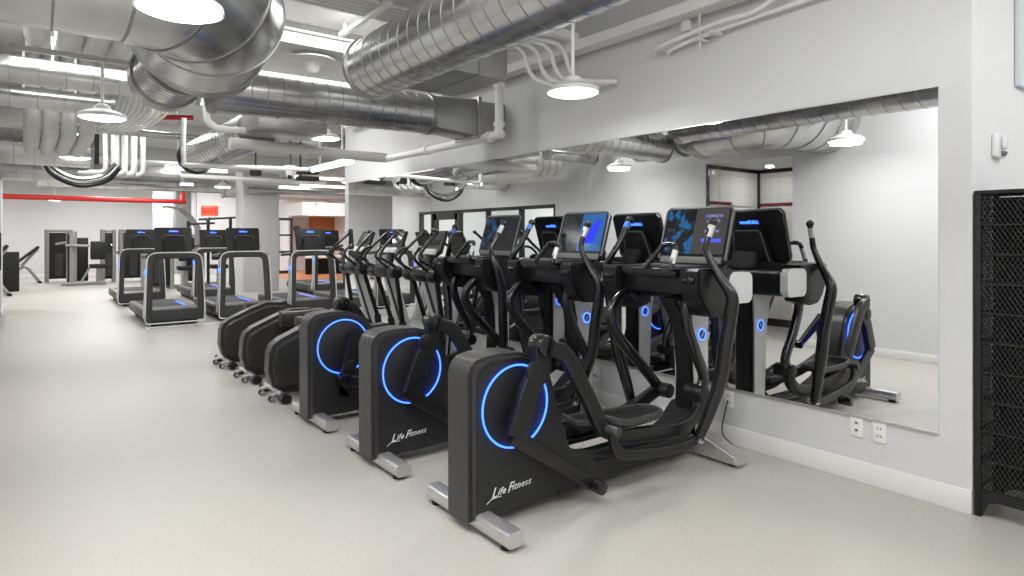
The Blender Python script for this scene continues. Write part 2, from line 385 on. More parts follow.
# ================================================================= BLACK MESH SHELF
sh = thing('mesh_shelf', 'tall black metal shelving unit with mesh sides at the right edge', 'shelf', (4.06, .722, 0))
f = MB()
for x in (-.145, .145):
    for y in (-.385, .385): f.box(x - .014, x + .014, y - .014, y + .014, 0, 1.68, .002)
f.box(-.16, .16, -.4, .4, 1.665, 1.685, .003)
for x in (-.145, .145): f.prism([(-.385, .0), (-.385, .14), (.385, .14), (.385, 0), (.37, 0), (.34, .075), (.30, .09), (-.30, .09), (-.34, .075), (-.37, 0)], 'x', x - .008, x + .008)
f.build('frame', BLKM, sh)
def mesh_grid(u0, u1, v0, v1, fn, pu=.021, pv=.036, r=.0018):
    b = bmesh.new()
    import itertools
    def seg(p, q):
        p, q = V(fn(*p)), V(fn(*q)); d = (q - p).normalized(); s = d.orthogonal().normalized(); o = d.cross(s)
        A = [b.verts.new(p + (s * math.cos(a) + o * math.sin(a)) * r) for a in (0, 2.1, 4.2)]
        B = [b.verts.new(q + (s * math.cos(a) + o * math.sin(a)) * r) for a in (0, 2.1, 4.2)]
        for k in range(3): b.faces.new((A[k], A[(k + 1) % 3], B[(k + 1) % 3], B[k]))
    # expanded-metal diamonds: zig-zag lines clipped to the sheet
    k = pv / pu; Wd, H = u1 - u0, v1 - v0
    n = int((Wd + H / k) / pu) + 1
    for i in range(n + 1):
        c = i * pu
        ta, tb = max(0, c - Wd), min(c, H / k)      # line u = u0 + c - t, v = v0 + k t
        if tb > ta:
            seg((u0 + c - ta, v0 + k * ta), (u0 + c - tb, v0 + k * tb)); seg((u1 - c + ta, v0 + k * ta), (u1 - c + tb, v0 + k * tb))
    return b
MB().box(.15, .154, -.385, .385, .14, 1.66).build('back_panel', BLKM, sh)
for nm, fn, U, VV in (('back_mesh', lambda u, v: (.140, u, v), (-.385, .385), (.14, 1.66)), ('front_mesh', lambda u, v: (-.145, u, v), (-.385, .385), (.14, 1.66)),
                     ('side_mesh', lambda u, v: (u, .385, v), (-.145, .145), (.14, 1.66)), ('side_mesh', lambda u, v: (u, -.385, v), (-.145, .145), (.14, 1.66))):
    m = MB(); m._add(mesh_grid(U[0], U[1], VV[0], VV[1], fn)); m.build(nm, DGREY if nm == 'front_mesh' else BLK, sh)
for k in range(10):
    z = .14 + k * .152
    m = MB().box(-.15, -.138, -.385, .385, z - .005, z + .005).box(.138, .15, -.385, .385, z - .005, z + .005).box(-.15, .15, -.39, -.378, z - .005, z + .005).box(-.15, .15, .378, .39, z - .005, z + .005)
    m._add(mesh_grid(-.138, .138, -.385, .385, lambda u, v: (u, v, z), .02, .032)); m.build('shelf_board', BLKM, sh)

# ================================================================= ELLIPTICALS WITH SCREENS (local x to the wall, y lateral, near side = -y)
def script_logo(parent, o, ex, ey, h, m=LOGOW):
    """slanted script wordmark with large capitals and a swash under the L; o is its centre"""
    B = basis(o, ex, ey)
    def at_(x, y): return B @ Matrix.Translation((x * h, y * h, 0))
    for tx, sz, x, y in (('L', 1.7, -2.75, .05), ('ife', 1.2, -1.6, .0), ('F', 1.7, -.3, .05), ('itness', 1.2, 1.55, .02)):
        text_mesh('wordmark', tx, h * sz, m, parent, at_(x, y), shear=.45, ext=.001, off=.0003, space=1.12)
    sw = MB(); pt = [(-3.9, -.95), (-3.2, -.55), (-2.4, -.52), (-1.6, -.6)]
    sw.bar([B @ V((x * h, y * h, .0006)) for x, y in pt], .0016, .09 * h, up=B.col[2].to_3d()); sw.build('wordmark_swash', m, parent)
def elliptical(label, loc, phase, scr, rz=0):
    E_ = thing('elliptical_trainer', label, 'elliptical', loc, rz, 'ellipticals with screens in the front row')
    # rear housing
    prof = [(-.05, .055), (-.052, .76), (-.035, .81), (.0, .84), (.06, .853), (.15, .858), (.27, .85), (.36, .825), (.42, .78), (.48, .70), (.55, .48), (.635, .25), (.80, .20), (.80, .075), (.3, .055)]
    MB().prism(prof, 'y', -.107, .107, .018, 4).build('rear_housing', SHELL, E_)
    side = [(-.012, .075), (-.012, .75), (.005, .79), (.04, .817), (.09, .828), (.25, .828), (.34, .805), (.40, .765), (.46, .69), (.53, .475), (.615, .24), (.79, .19), (.79, .085), (.3, .07)]
    for s in (-1, 1):
        MB().prism(side, 'y', s * .104, s * .110, 0).build('side_panel', PANEL, E_)
        cx, cz, R = .225, .586, .208
        ring = MB().tube([(cx + R * math.cos(a), s * .118, cz + R * math.sin(a)) for a in [2 * PI * k / 64 for k in range(64)]], .0052, 8, closed=True)
        ring.build('light_ring', LEDB, E_)
        MB().lathe([(0, s * .1115), (R - .016, s * .1115), (R - .012, s * .109)], (cx, 0, cz), 'y', 48).build('crank_disc', BLKM, E_)
    sc = MB()
    for x in (-.0,): 
        for y in (-.09, .09): sc.cyl((-.056, y, .76), (-.045, y, .76), .004, 8)
    sc.build('screw', BLKM, E_)
    if phase == 0: script_logo(E_, (.20, -.1125, .175), (1, 0, .05), (-.05, 0, 1), .040)
    script_logo(E_, (.20, .1125, .175), (-1, 0, .05), (.05, 0, 1), .040)
    # base rail
    rl = [(.55, .05), (.55, .21), (.75, .20), (.95, .175), (1.45, .17), (1.60, .24), (1.72, .34), (1.80, .34), (1.80, .05)]
    MB().prism(rl, 'y', -.1, .1, .02, 3).build('base_rail', PANEL, E_)
    g = MB().box(.78, 1.5, -.075, -.03, .176, .184, .003).box(.78, 1.5, .03, .075, .176, .184, .003)
    g.build('rail_track', BLKG, E_)
    # rear foot bar
    MB().bar([(.03, -.365, .056), (.03, .365, .056)], .075, .10, up=(0, 0, 1), bev=.34).build('rear_foot', STEELB, E_)
    for y in (-.31, .31): MB().cyl((.02, y, 0), (.02, y, .03), .03, 16).build('levelling_pad', RUBBER, E_)
    # front foot, tapering outward
    ft = MB()
    for s in (-1, 1): ft.prism([(s * .06, .02), (s * .06, .17), (s * .12, .165), (s * .36, .085), (s * .40, .075), (s * .405, .02)], 'x', 1.735, 1.865, .012, 3)
    ft.build('front_foot', STEELB, E_)
    for y in (-.34, .34): MB().cyl((1.8, y, 0), (1.8, y, .03), .03, 16).build('levelling_pad', RUBBER, E_)
    # mast
    mp = [(1.68, .12), (1.70, .55), (1.66, .86), (1.52, 1.05), (1.90, 1.05), (1.885, .8), (1.885, .12)]
    MB().prism(mp, 'y', -.10, .035, .012).build('mast', BLK, E_)
    for s in (-1, 1):
        MB().prism([(1.74, .12), (1.715, .55), (1.70, .80), (1.66, .96), (1.60, 1.04), (1.875, 1.04), (1.86, .8), (1.86, .12)], 'y', s * .0675 - .0325, s * .0785 - .0325, 0).build('mast_side_panel', SILV, E_)
        lc = (1.79, 0, .80); yy = s * .0785 - .0325
        MB().tube([(lc[0] + .036 * math.cos(a), yy + s * .003, lc[2] + .036 * math.sin(a)) for a in [2 * PI * k / 32 for k in range(32)]], .005, 8, closed=True).build('badge_light', LEDB, E_)
        MB().lathe([(0, yy + s * .004), (.031, yy + s * .004), (.031, yy)], lc[:1] + (0,) + lc[2:], 'y', 28).build('badge', BLKM, E_)
        b = MB()
        for dx in (-.008, .008):
            b.bar([(lc[0] + dx - .006, yy + s * .006, lc[2] - (.024 if dx < 0 else .012)), (lc[0] + dx + .006, yy + s * .006, lc[2] + (.012 if dx < 0 else .024))], .002, .005)
        b.build('badge_mark', LOGOW, E_)
    # crossbar body with silver end caps
    MB().bar([(1.80, -.345, 1.125), (1.80, .345, 1.125)], .25, .19, up=(1, 0, 0), bev=.22).build('console_crossbar', BLK, E_)
    for s in (-1, 1): MB().bar([(1.80, s * .34, 1.125), (1.80, s * .395, 1.125)], .252, .194, up=(1, 0, 0), bev=.24).build('crossbar_end_cap', mat('pale_silver', (222, 222, 221), .4), E_)
    MB().box(1.45, 1.76, -.255, .255, 1.09, 1.215, .012).build('console_body', BLK, E_)
    # pivot shrouds
    for s in (-1, 1):
        MB().prism([(1.37, 1.12), (1.37, 1.24), (1.385, 1.255), (1.72, 1.245), (1.72, .985), (1.60, .955), (1.49, .965), (1.43, 1.02)], 'y', s * .25, s * .393, .012, 2).build('pivot_shroud', BLK, E_)
        MB().cyl((1.378, s * .36, 1.185), (1.378, s * .285, 1.185), .022, 20, bev=.006).build('shroud_boss', BLKG, E_)
    # tray and fixed U handle
    MB().prism([(1.38, -.22), (1.33, -.12), (1.33, .12), (1.38, .22), (1.86, .27), (1.86, -.27)], 'z', 1.205, 1.262, .014, 3).build('console_tray', BLK, E_)
    MB().tube([(1.42, -.21, 1.245), (1.36, -.215, 1.248), (1.34, -.215, 1.262), (1.39, -.21, 1.365), (1.40, -.195, 1.393), (1.41, -.155, 1.40), (1.40, -.11, 1.393), (1.39, -.085, 1.365), (1.34, -.02, 1.262), (1.36, -.015, 1.248), (1.42, -.02, 1.245)], .0165, 12, sm=4).build('fixed_handle', BLKG, E_)
    MB().tube([(1.387, -.2105, 1.36), (1.35, -.2145, 1.28)], .0185, 12).build('pulse_grip', SILV, E_)
    kp = MB()
    for i in range(5):
        for j in range(2): kp.box(1.44 + j * .05, 1.475 + j * .05, -.11 + i * .045, -.08 + i * .045, 1.26, 1.272, .004)
    kp.build('keypad', MGREY, E_)
    # screen
    tilt = math.radians(17)
    ctr = V((1.80, -.06, 1.445)); M = Matrix.Translation(ctr) @ Matrix.Rotation(tilt, 4, 'Y')
    def sb(*a, **k): return MB().box(*a, **k, M=M)
    r_ = MB(); r_.prism([(-.262 + .03, -.2), (-.262, -.17), (-.262, .17), (-.235, .2), (.235, .2), (.262, .17), (.262, -.17), (.232, -.2)], 'x', -.02, .018, .007, 2, M=M)
    r_.build('screen_housing', BLK, E_)
    MB().sweep([M @ V(p) for p in ((-.018, -.262, -.16), (-.018, -.262, .175), (-.018, -.238, .2), (-.018, .238, .2), (-.018, .262, .175), (-.018, .262, -.16))], [(.003, .006), (.003, -.006), (-.003, -.006), (-.003, .006)]).build('screen_rim', MGREY, E_)
    MB().box(-.0215, -.0195, -.25, .25, -.135, .188, .0, M=M).build('screen_bezel', BLKG, E_)
    pic = MB().box(-.0012, .0, -.238, .238, -.155, .155).build('screen_picture', SCR[scr], E_)
    pic.matrix_local = M @ Matrix.Translation((-.0218, 0, .03))
    MB().box(-.026, -.018, -.24, .24, -.19, -.145, .004, M=M).build('screen_lower_strip', MGREY, E_)
    MB().prism([(-.15, -.2), (-.11, .05), (-.09, .065), (.09, .065), (.11, .05), (.15, -.2)], 'x', .015, .07, .01, 2, M=M).build('screen_back_cover', BLKM, E_)
    MB().tube([M @ V(p) for p in ((.073, -.145, -.19), (.073, -.107, .05), (.073, -.088, .067), (.073, .088, .067), (.073, .107, .05), (.073, .145, -.19))], .005, 8).build('back_cover_trim', MGREY, E_)
    text_mesh('back_wordmark', 'LifeFitness', .035, LEDB, E_, M @ basis((.019, 0, .115), (0, 1, 0), (0, 0, 1)), shear=.4, ext=.001, off=.001)
    MB().prism([(1.74, 1.22), (1.75, 1.30), (1.86, 1.34), (1.92, 1.22)], 'y', -.13, .07, .01).build('screen_stand', BLKM, E_)
    if scr == 0:
        for k, (s_, dz) in enumerate((('COMPLETE', .125), ('COURSE', .09), ('IN A', .055), ('MOTION', .02))):
            text_mesh('screen_text', s_, .027, mat('screen_text_violet', (120, 120, 190), .5, emit=(112, 112, 190), es=.85), E_, M @ basis((-.0235, -.13, .03 + dz - .02), (0, -1, 0), (0, 0, 1)), ext=.0003)
        MB().box(-.0238, -.0228, -.21, -.06, -.045, -.02, M=M).build('screen_button', mat('screen_blue', (40, 60, 190), .5, emit=(40, 60, 200), es=.9), E_)
    if scr == 1:
        MB().prism([(-.02, -.06), (-.155, -.06), (-.19, .13), (-.165, .135), (-.12, .1)], 'x', -.0238, -.0228, M=M).build('screen_graph', mat('screen_deep_blue', (10, 30, 200), .5, emit=(6, 20, 180), es=.7), E_)
    # swinging arms
    ph = phase
    for s in (-1, 1):
        nr = (s == -1) == (ph == 0)
        if nr:
            P = [(1.556, .36, 1.535), (1.51, .352, 1.43), (1.497, .36, 1.35), (1.51, .425, 1.22), (1.535, .50, 1.10), (1.54, .49, .98), (1.54, .455, .80), (1.53, .43, .60), (1.49, .385, .41), (1.44, .335, .23)]
            L = [(1.60, .25, 1.05), (1.54, .24, 1.085), (1.48, .235, 1.03), (1.475, .23, .90), (1.56, .23, .72), (1.65, .225, .56), (1.61, .22, .464)]
        else:
            P = [(1.61, .36, 1.56), (1.53, .36, 1.43), (1.46, .375, 1.33), (1.45, .42, 1.25), (1.48, .445, 1.15), (1.53, .45, .95), (1.55, .43, .72), (1.58, .40, .54), (1.60, .36, .38), (1.615, .335, .255)]
            L = [(1.56, .25, 1.04), (1.45, .24, 1.08), (1.32, .235, 1.0), (1.29, .23, .90), (1.38, .23, .76), (1.60, .225, .55), (1.77, .22, .38)]
        P = [(x, s * y, z) for x, y, z in P]; L = [(x, s * y, z) for x, y, z in L]
        MB().tube(P, .0255, 14, sm=5, scales=[.8, .8, .84, 1.0, 1.4, 1.6, 1.62, 1.6, 1.45, 1.2]).build('handle_arm', BLKG, E_)
        d = (V(P[0]) - V(P[1])).normalized(); a0 = V(P[0])
        MB().tube([a0 - d * .10, a0 - d * .025], .0215, 14).build('handle_grip', SILV if s == -1 else BLKG, E_)
        if s == 1: MB().tube([a0 - d * .065, a0 - d * .02], .0235, 14).build('grip_sticker', mat('blue_sticker', (70, 120, 200), .4), E_)
        MB().ball(a0 + d * .003, .028, (1, 1, 1)).build('handle_knob', BLKG, E_)
        MB().bar(L, .055, .075, up=(0, 1, 0), sm=5, bev=.45).build('loop_arm', BLKG, E_)
        e = L[-1]; MB().cyl((e[0], e[1] - s * .09, e[2]), (e[0], e[1] + s * .045, e[2]), .05, 24, bev=.006).build('loop_joint', BLK, E_)
        e = P[-1]; MB().cyl((e[0], e[1] - s * .05, e[2]), (e[0], e[1] + s * .03, e[2]), .02, 16, bev=.004).build('arm_bolt', CHROME if 0 else STEELB, E_)
        # crank, link and pedal arm
        if nr:
            top, bot, tip = (.335, .895), (.165, .46), (.70, .095)
            D = [(.35, .885), (.44, .85), (.51, .76), (.63, .57), (.72, .42), (.82, .36), (.95, .325), (1.36, .285), (1.50, .31), (1.60, .38), (1.61, .464)]
            Ee = [(.74, .405), (.745, .335), (.79, .28), (.90, .25), (1.2, .215), (1.34, .215), (1.45, .235)]
            ped = (.99, .40, -.03)
        else:
            top, bot, tip = (.20, .34), (.30, .70), (.66, .50)
            D = [(.22, .34), (.36, .30), (.55, .26), (.80, .235), (1.1, .225), (1.35, .26), (1.55, .305), (1.69, .35), (1.77, .38)]
            Ee = [(.75, .23), (.82, .17), (1.0, .15), (1.40, .15), (1.52, .19), (1.615, .255)]
            ped = (1.10, .275, .0)
        yb = s * .19
        MB().bar([(top[0], yb, top[1]), (top[0] - .005, yb, top[1] - .12), (bot[0] * .5 + top[0] * .5 - .0, yb, bot[1] * .5 + top[1] * .5), (bot[0], yb, bot[1])], .05, .11, up=(0, 1, 0), bev=.1).build('crank_arm', BLK, E_)
        MB().cyl((top[0], s * .14, top[1] + .0), (top[0], s * .24, top[1]), .054, 24, bev=.008).build('crank_pin', BLKG, E_)
        m_ = ((top[0] * .6 + bot[0] * .4), (top[1] * .72 + bot[1] * .28))
        MB().cyl((m_[0], s * .205, m_[1]), (m_[0], s * .222, m_[1]), .05, 24, bev=.004).build('crank_cover', BLK, E_)
        MB().bar([(bot[0] - .02, yb, bot[1] + .01), (bot[0] + .02, yb, bot[1] - .02), (tip[0], yb, tip[1])], .04, .085, up=(0, 1, 0), bev=.2, scales=[1, 1, .72]).build('swing_lever', BLK, E_)
        MB().cyl((tip[0], s * .17, tip[1]), (tip[0], s * .27, tip[1]), .036, 24, bev=.005).build('lever_end', BLKG, E_)
        MB().bar([(x, s * .235, z) for x, z in D], .055, .085, up=(0, 1, 0), sm=4, bev=.25).build('pedal_arm', BLK, E_)
        MB().bar([(x, s * (.30 + .03 * i / len(Ee)), z) for i, (x, z) in enumerate(Ee)], .035, .055, up=(0, 1, 0), sm=4, bev=.3).build('lower_link', BLK, E_)
        MB().cyl((Ee[0][0], s * .23, Ee[0][1]), (Ee[0][0], s * .345, Ee[0][1]), .028, 20, bev=.005).build('link_pin', DGREY, E_)
        px_, pz, pt = ped; Mp = rx((px_, s * .20, pz), pt, 'Y')
        pb = MB().prism([(px_ - .21, s * .10), (px_ - .19, s * .29), (px_ + .15, s * .285), (px_ + .21, s * .25), (px_ + .21, s * .13), (px_ + .15, s * .10)], 'z', pz - .012, pz + .012, .006, M=Mp)
        pb.build('pedal', BLK, E_)
        rimp = [(px_ + .15, s * .285, pz + .02), (px_ - .10, s * .29, pz + .025), (px_ - .19, s * .288, pz + .05), (px_ - .215, s * .20, pz + .055), (px_ - .19, s * .10, pz + .045), (px_ + .15, s * .10, pz + .02), (px_ + .20, s * .13, pz + .02), (px_ + .215, s * .20, pz + .022), (px_ + .2, s * .26, pz + .02)]
        MB().bar([Mp @ V(p) for p in rimp], .035, .014, up=(0, 0, 1), closed=True, sm=3).build('pedal_rim', DGREY, E_)
        rb = MB()
        for k in range(9): rb.box(px_ - .17 + k * .04, px_ - .155 + k * .04, s * .195 - .08, s * .195 + .08, pz + .011, pz + .016, M=Mp)
        rb.build('pedal_tread', RUBBER, E_)
    return E_
elliptical('nearest elliptical with blue ring light and a lit screen showing text on its right half', (1.75, 2.64, 0), 0, 0)
elliptical('second elliptical from the camera, blue ring light, screen with a bright blue graph', (1.75, 3.72, 0), 0, 1)
elliptical('third elliptical from the camera, blue ring fully in view, dark screen', (1.75, 4.83, 0), 1, 2)

# ================================================================= CROSS TRAINERS WITHOUT SCREEN GLOW (three behind)
def cross_trainer(label, loc, var):
    T = thing('cross_trainer', label, 'cross trainer', loc, 0, 'cross trainers with silver masts'); T.scale = (1, 1, .965)
    prof = [(.02, .07), (-.05, .12), (-.085, .25), (-.075, .42), (-.05, .49), (.02, .545), (.25, .65), (.42, .71), (.62, .70), (.80, .60), (1.0, .38), (1.15, .2), (1.18, .07)]
    MB().prism(prof, 'y', -.115, .115, .05, 5).build('rear_shroud', SHELL, T)
    for s in (-1, 1):
        MB().lathe([(0, s * .122), (.20, s * .122), (.215, s * .113)], (.62, 0, .42), 'y', 40).build('crank_disc', PANEL, T)
        up = (s == -1) == (var == 1)
        if up:
            MB().bar([(.25, s * .2, .625), (.72, s * .2, .625)], .11, .16, up=(0, 1, 0), bev=.3).build('crank_cover', SHELL, T)
            text_mesh('wordmark', 'LifeFitness', .05, MGREY, T, basis((.48, s * .2565, .64), (-s, 0, 0), (0, 0, 1)), shear=.5, ext=.001, off=.0008)
            zz = .62
        else:
            MB().bar([(.62, s * .19, .42), (.62, s * .19, .22)], .06, .10, up=(0, 1, 0), bev=.3).build('crank_cover', SHELL, T); zz = .25
        MB().bar([(.6, s * .22, zz), (1.0, s * .22, zz * .6 + .14), (1.45, s * .22, .30), (1.66, s * .24, .34)], .06, .07, up=(0, 1, 0), sm=3).build('pedal_arm', BLK, T)
        MB().prism([(.88, s * .13), (.90, s * .31), (1.2, s * .31), (1.22, s * .13)], 'z', zz * .5 + .21, zz * .5 + .25, .01).build('pedal', BLK, T)
        x0 = 1.62 if (s == -1) == (var != 2) else 1.74
        MB().tube([(1.52, s * .26, 1.07), (x0, s * .25, .40)], .027, 12).build('lower_arm', BLKG, T)
        MB().tube([(x0 + .012 * 0 + (1.52 - x0) * .12, s * .252, .48), (x0, s * .25, .30)], .042, 16).build('lower_arm_sleeve', BLK, T)
        MB().cyl((1.51, s * .17, 1.08), (1.51, s * .33, 1.08), .075, 24, bev=.01).build('pivot_hub', BLK, T)
        dx = .1 if (s == -1) == (var != 2) else 0
        MB().tube([(1.52, s * .29, 1.09), (1.44, s * .31, 1.18), (1.40 - dx, s * .30, 1.27), (1.52 - dx, s * .25, 1.42), (1.64 - dx, s * .235, 1.53), (1.66 - dx, s * .20, 1.555), (1.62 - dx, s * .17, 1.56)], .0175, 12, sm=4).build('moving_handle', BLKG, T)
        MB().tube([(1.52, s * .12, 1.12), (1.40, s * .19, 1.17), (1.30, s * .20, 1.27), (1.36, s * .17, 1.36), (1.42, s * .13, 1.38)], .016, 12, sm=4).build('fixed_handle', BLKG, T)
    # mast, hub, console
    MB().bar([(1.86, 0, .06), (1.74, 0, .45), (1.56, 0, 1.06)], .11, .16, up=(0, 1, 0), bev=.3, scales=[1.15, 1, .85]).build('mast', SILV, T)
    MB().bar([(1.80, -.056, .14), (1.69, -.052, .45), (1.52, -.046, 1.0)], .012, .03, up=(0, 1, 0)).build('mast_trim', DGREY, T)
    MB().cyl((1.52, -.16, 1.09), (1.52, .16, 1.09), .085, 28, bev=.015).build('mast_hub', BLK, T)
    MB().bar([(1.54, 0, 1.12), (1.60, 0, 1.30)], .10, .08, up=(0, 1, 0)).build('console_neck', BLK, T)
    M = Matrix.Translation((1.66, 0, 1.42)) @ Matrix.Rotation(math.radians(24), 4, 'Y')
    MB().prism([(-.20, -.11), (-.16, .15), (.16, .15), (.20, -.11), (.12, -.16), (-.12, -.16)], 'x', -.02, .02, .01, M=M).build('console', BLK, T)
    MB().box(-.023, -.019, -.13, .13, -.03, .12, M=M).build('console_display', mat('console_glass', (30, 32, 33), .06, coat=1), T)
    MB().box(-.05, -.018, -.15, .15, -.15, -.08, .012, M=M).build('console_keys', SILV, T)
    # feet
    MB().tube([(-.02, -.25, .075), (-.02, .25, .075)], .022, 14).build('rear_foot_tube', STEELB, T)
    for s in (-1, 1):
        MB().bar([(-.01, s * .24, .045), (-.01, s * .33, .045)], .09, .07, up=(1, 0, 0), bev=.45).build('foot_cap', BLK, T)
    for y in (-.16, .14):
        w_ = MB().cyl((-.085, y - .018, .027), (-.085, y + .018, .027), .027, 20, bev=.005).build('wheel', RUBBER, T)
        MB().cyl((-.085, y - .026, .03), (-.085, y + .026, .03), .019, 16).build('wheel_hub', CHROME, w_)
        MB().bar([(-.03, y, .075), (-.09, y, .06)], .05, .03, up=(0, 1, 0)).build('wheel_bracket', STEELB, T)
    MB().bar([(.0, 0, .05), (1.9, 0, .05)], .09, .05, up=(0, 1, 0)).build('base_rail', DGREY, T)
    MB().bar([(1.88, -.32, .04), (1.88, .32, .04)], .08, .07, up=(1, 0, 0), bev=.4).build('front_foot', SILV, T)
    return T
cross_trainer('nearest of the three cross trainers with rounded dark grey shroud and chrome wheeled foot', (1.79, 5.80, 0), 0)
cross_trainer('middle cross trainer, raised crank cover with lettering on its grey shroud', (1.80, 6.70, 0), 1)
cross_trainer('farthest of the three cross trainers, beside the treadmills', (1.79, 7.55, 0), 2)

# ================================================================= TREADMILLS (local origin front centre, y to the rear, x lateral)
def treadmill():
    T = thing('treadmill', 'x', 'treadmill', (0, 0, 0))
    for s in (-1, 1):
        MB().bar([(s * .438, .10, .16), (s * .43, .045, .38), (s * .41, .075, .8), (s * .39, .14, 1.06)], .012, .10, up=(1, 0, 0), sm=3).build('silver_side_trim', SILV, T)
        MB().tube([(s * .37, .06, 1.12), (s * .375, .2, 1.125), (s * .375, .62, 1.10)], .04, 14, sm=3, scales=[1, .9, .75]).build('hand_rail', DGREY, T)
        if s == -1: MB().box(-.437, -.415, -.03, .02, .84, .91, .004).build('side_light', LEDB, T)
        MB().box(s * .36 - .05, s * .36 + .05, .12, 2.02, .215, .262, .012).build('side_rail', MGREY, T)
        if s == 1: MB().box(.24, .285, .30, 1.5, .262, .266).build('deck_light', LEDD, T)
    half = [(.375, .02, .09), (.374, .0, .35), (.362, .02, .75), (.35, .045, 1.0), (.335, .055, 1.07), (.29, .06, 1.115), (.20, .062, 1.13)]
    arch = [(-x, y, z) for x, y, z in half] + [(x, y, z) for x, y, z in half[::-1]]
    MB().bar(arch, .09, .095, up=(0, 1, 0), sm=4, bev=.3).build('front_arch', DGREY, T)
    ho = [(.38, -.045, .062), (.428, -.045, .10), (.427, -.052, .35), (.413, -.032, .75), (.40, -.005, 1.02), (.378, .01, 1.12), (.31, .014, 1.17), (.20, .016, 1.182)]
    MB().tube([(-x, y, z) for x, y, z in ho] + [(x, y, z) for x, y, z in ho[::-1]], .009, 8, sm=4).build('arch_trim', WHITE, T)
    MB().box(-.40, .40, -.02, .55, .085, .275, .02, 3).build('motor_cover', DGREY, T)
    MB().tube([(-.43, -.045, .085), (-.39, -.045, .062), (.39, -.045, .062), (.43, -.045, .085)], .010, 8).build('bumper_trim', WHITE, T)
    MB().box(-.41, .41, .5, 2.05, .10, .235, .02, 3).build('deck', DGREY, T)
    MB().box(-.30, .30, .45, 2.03, .235, .258, .006).build('running_belt', BELT, T)
    MB().box(-.34, .34, .04, 1.95, .03, .10, .01).build('under_frame', BLKM, T)
    f = MB()
    for x in (-.3, .3):
        for y in (.12, 1.85): f.cyl((x, y, 0), (x, y, .05), .035, 12)
    f.build('foot', RUBBER, T)
    M = Matrix.Translation((0, .16, 1.40)) @ Matrix.Rotation(math.radians(-12), 4, 'X')
    MB().prism([(-.27, -.19), (-.275, .17), (-.255, .19), (.255, .19), (.275, .17), (.27, -.19), (.25, -.21), (-.25, -.21)], 'y', -.025, .02, .01, M=M).build('console', BLK, T)
    MB().box(-.25, .25, .02, .024, -.12, .17, M=M).build('console_display', BLKG, T)
    MB().prism([(-.17, -.24), (-.15, .02), (-.12, .045), (.12, .045), (.15, .02), (.17, -.24)], 'y', -.075, -.02, .015, M=M).build('console_back_cover', BLKM, T)
    MB().tube([M @ V(p) for p in ((-.155, -.076, -.02), (-.13, -.078, .04), (.13, -.078, .04), (.155, -.076, -.02))], .006, 8, sm=2).build('cover_trim', MGREY, T)
    text_mesh('back_wordmark', 'LifeFitness', .032, LEDB, T, M @ basis((0, -.0265, .125), (1, 0, 0), (0, 0, 1)), shear=.4, ext=.001, off=.002)
    return T
tm0 = treadmill()
G1, G2 = 'front row of treadmills', 'back row of treadmills'
def place_tm(first, loc, lab, g, rz=0):
    if first: tm0.location = loc; tm0['label'] = lab; tm0['group'] = g; tm0.rotation_euler = (0, 0, rz)
    else: dup(tm0, loc, rz, lab, g)
place_tm(True, (1.92, 11.38, 0), 'leftmost treadmill of the front row, nearest the open floor', G1)
for loc, lab, g in (((3.01, 11.42, 0), 'middle treadmill of the front row beside the far cross trainer', G1), ((4.20, 11.42, 0), 'right treadmill of the front row before the orange studio', G1),
                    ((5.35, 11.42, 0), 'front row treadmill farthest right, mostly hidden behind the wall end', G1),
                    ((1.93, 15.1, 0), 'leftmost treadmill of the back row', G2), ((3.33, 15.1, 0), 'back row treadmill in front of the white column', G2), ((5.95, 15.0, 0), 'back row treadmill nearest the studio opening', G2)):
    place_tm(False, loc, lab, g)
tag(MB().box(1.5, 5.8, 11.26, 11.40, 0, .012, .003).build('floor_strip', WHITE), 'thin pale cable cover strip on the floor along the front row of treadmills', 'floor strip')

# ================================================================= STRENGTH MACHINES AT THE FAR END
FRAMEG = mat('machine_frame_grey', (150, 150, 148), .4, .3)
def tower(T, x, y, h=1.55, w_=.5, d=.35):
    MB().bar([(x - w_ / 2, y, 0), (x - w_ / 2, y, h)], .12, d, up=(1, 0, 0), bev=.4).build('frame_upright', FRAMEG, T)
    MB().bar([(x + w_ / 2, y, 0), (x + w_ / 2, y, h)], .10, d * .8, up=(1, 0, 0), bev=.4).build('frame_upright', FRAMEG, T)
    MB().box(x - w_ / 2, x + w_ / 2, y - d * .3, y + d * .3, h - .08, h, .02).build('frame_top', FRAMEG, T)
    MB().box(x - w_ / 2 + .05, x + w_ / 2 - .05, y - .1, y + .1, .1, h - .1, .01).build('weight_shroud', BLKM, T)
    k = MB()
    for i in range(12): k.box(x - .1, x + .1, y - .13, y - .1, .2 + i * .06, .245 + i * .06)
    k.build('weight_stack', DGREY, T)
def seat_unit(T, x, y):
    MB().box(x - .2, x + .2, y - .06, y + .04, .75, 1.3, .04).build('back_pad', BLKM, T)
    MB().box(x - .22, x + .22, y - .22, y + .2, .5, .62, .03).build('seat_pad', BLKM, T)
    MB().bar([(x, y, .6), (x, y + .05, .05)], .10, .10, up=(1, 0, 0)).build('seat_post', FRAMEG, T)
    MB().tube([(x + .12, y, 1.1), (x + .3, y - .1, 1.2), (x + .32, y - .3, 1.15)], .025, 10, sm=3).build('press_arm', BLKG, T)
    MB().bar([(x - .9, y + .05, .06), (x + .2, y + .05, .06)], .10, .09, up=(0, 0, 1)).build('base_beam', FRAMEG, T)
    MB().bar([(x - .8, y, 1.18), (x + .05, y, 1.15)], .07, .08, up=(0, 0, 1)).build('top_beam', FRAMEG, T)
T = thing('strength_machine', 'silver selectorised weight machine with black seat in front of the far wall', 'gym machine', (0, 0, 0))
MB().bar([(1.08, 22.5, 0), (1.08, 22.5, 1.58)], .26, .3, up=(1, 0, 0), bev=.45).build('frame_upright', FRAMEG, T)
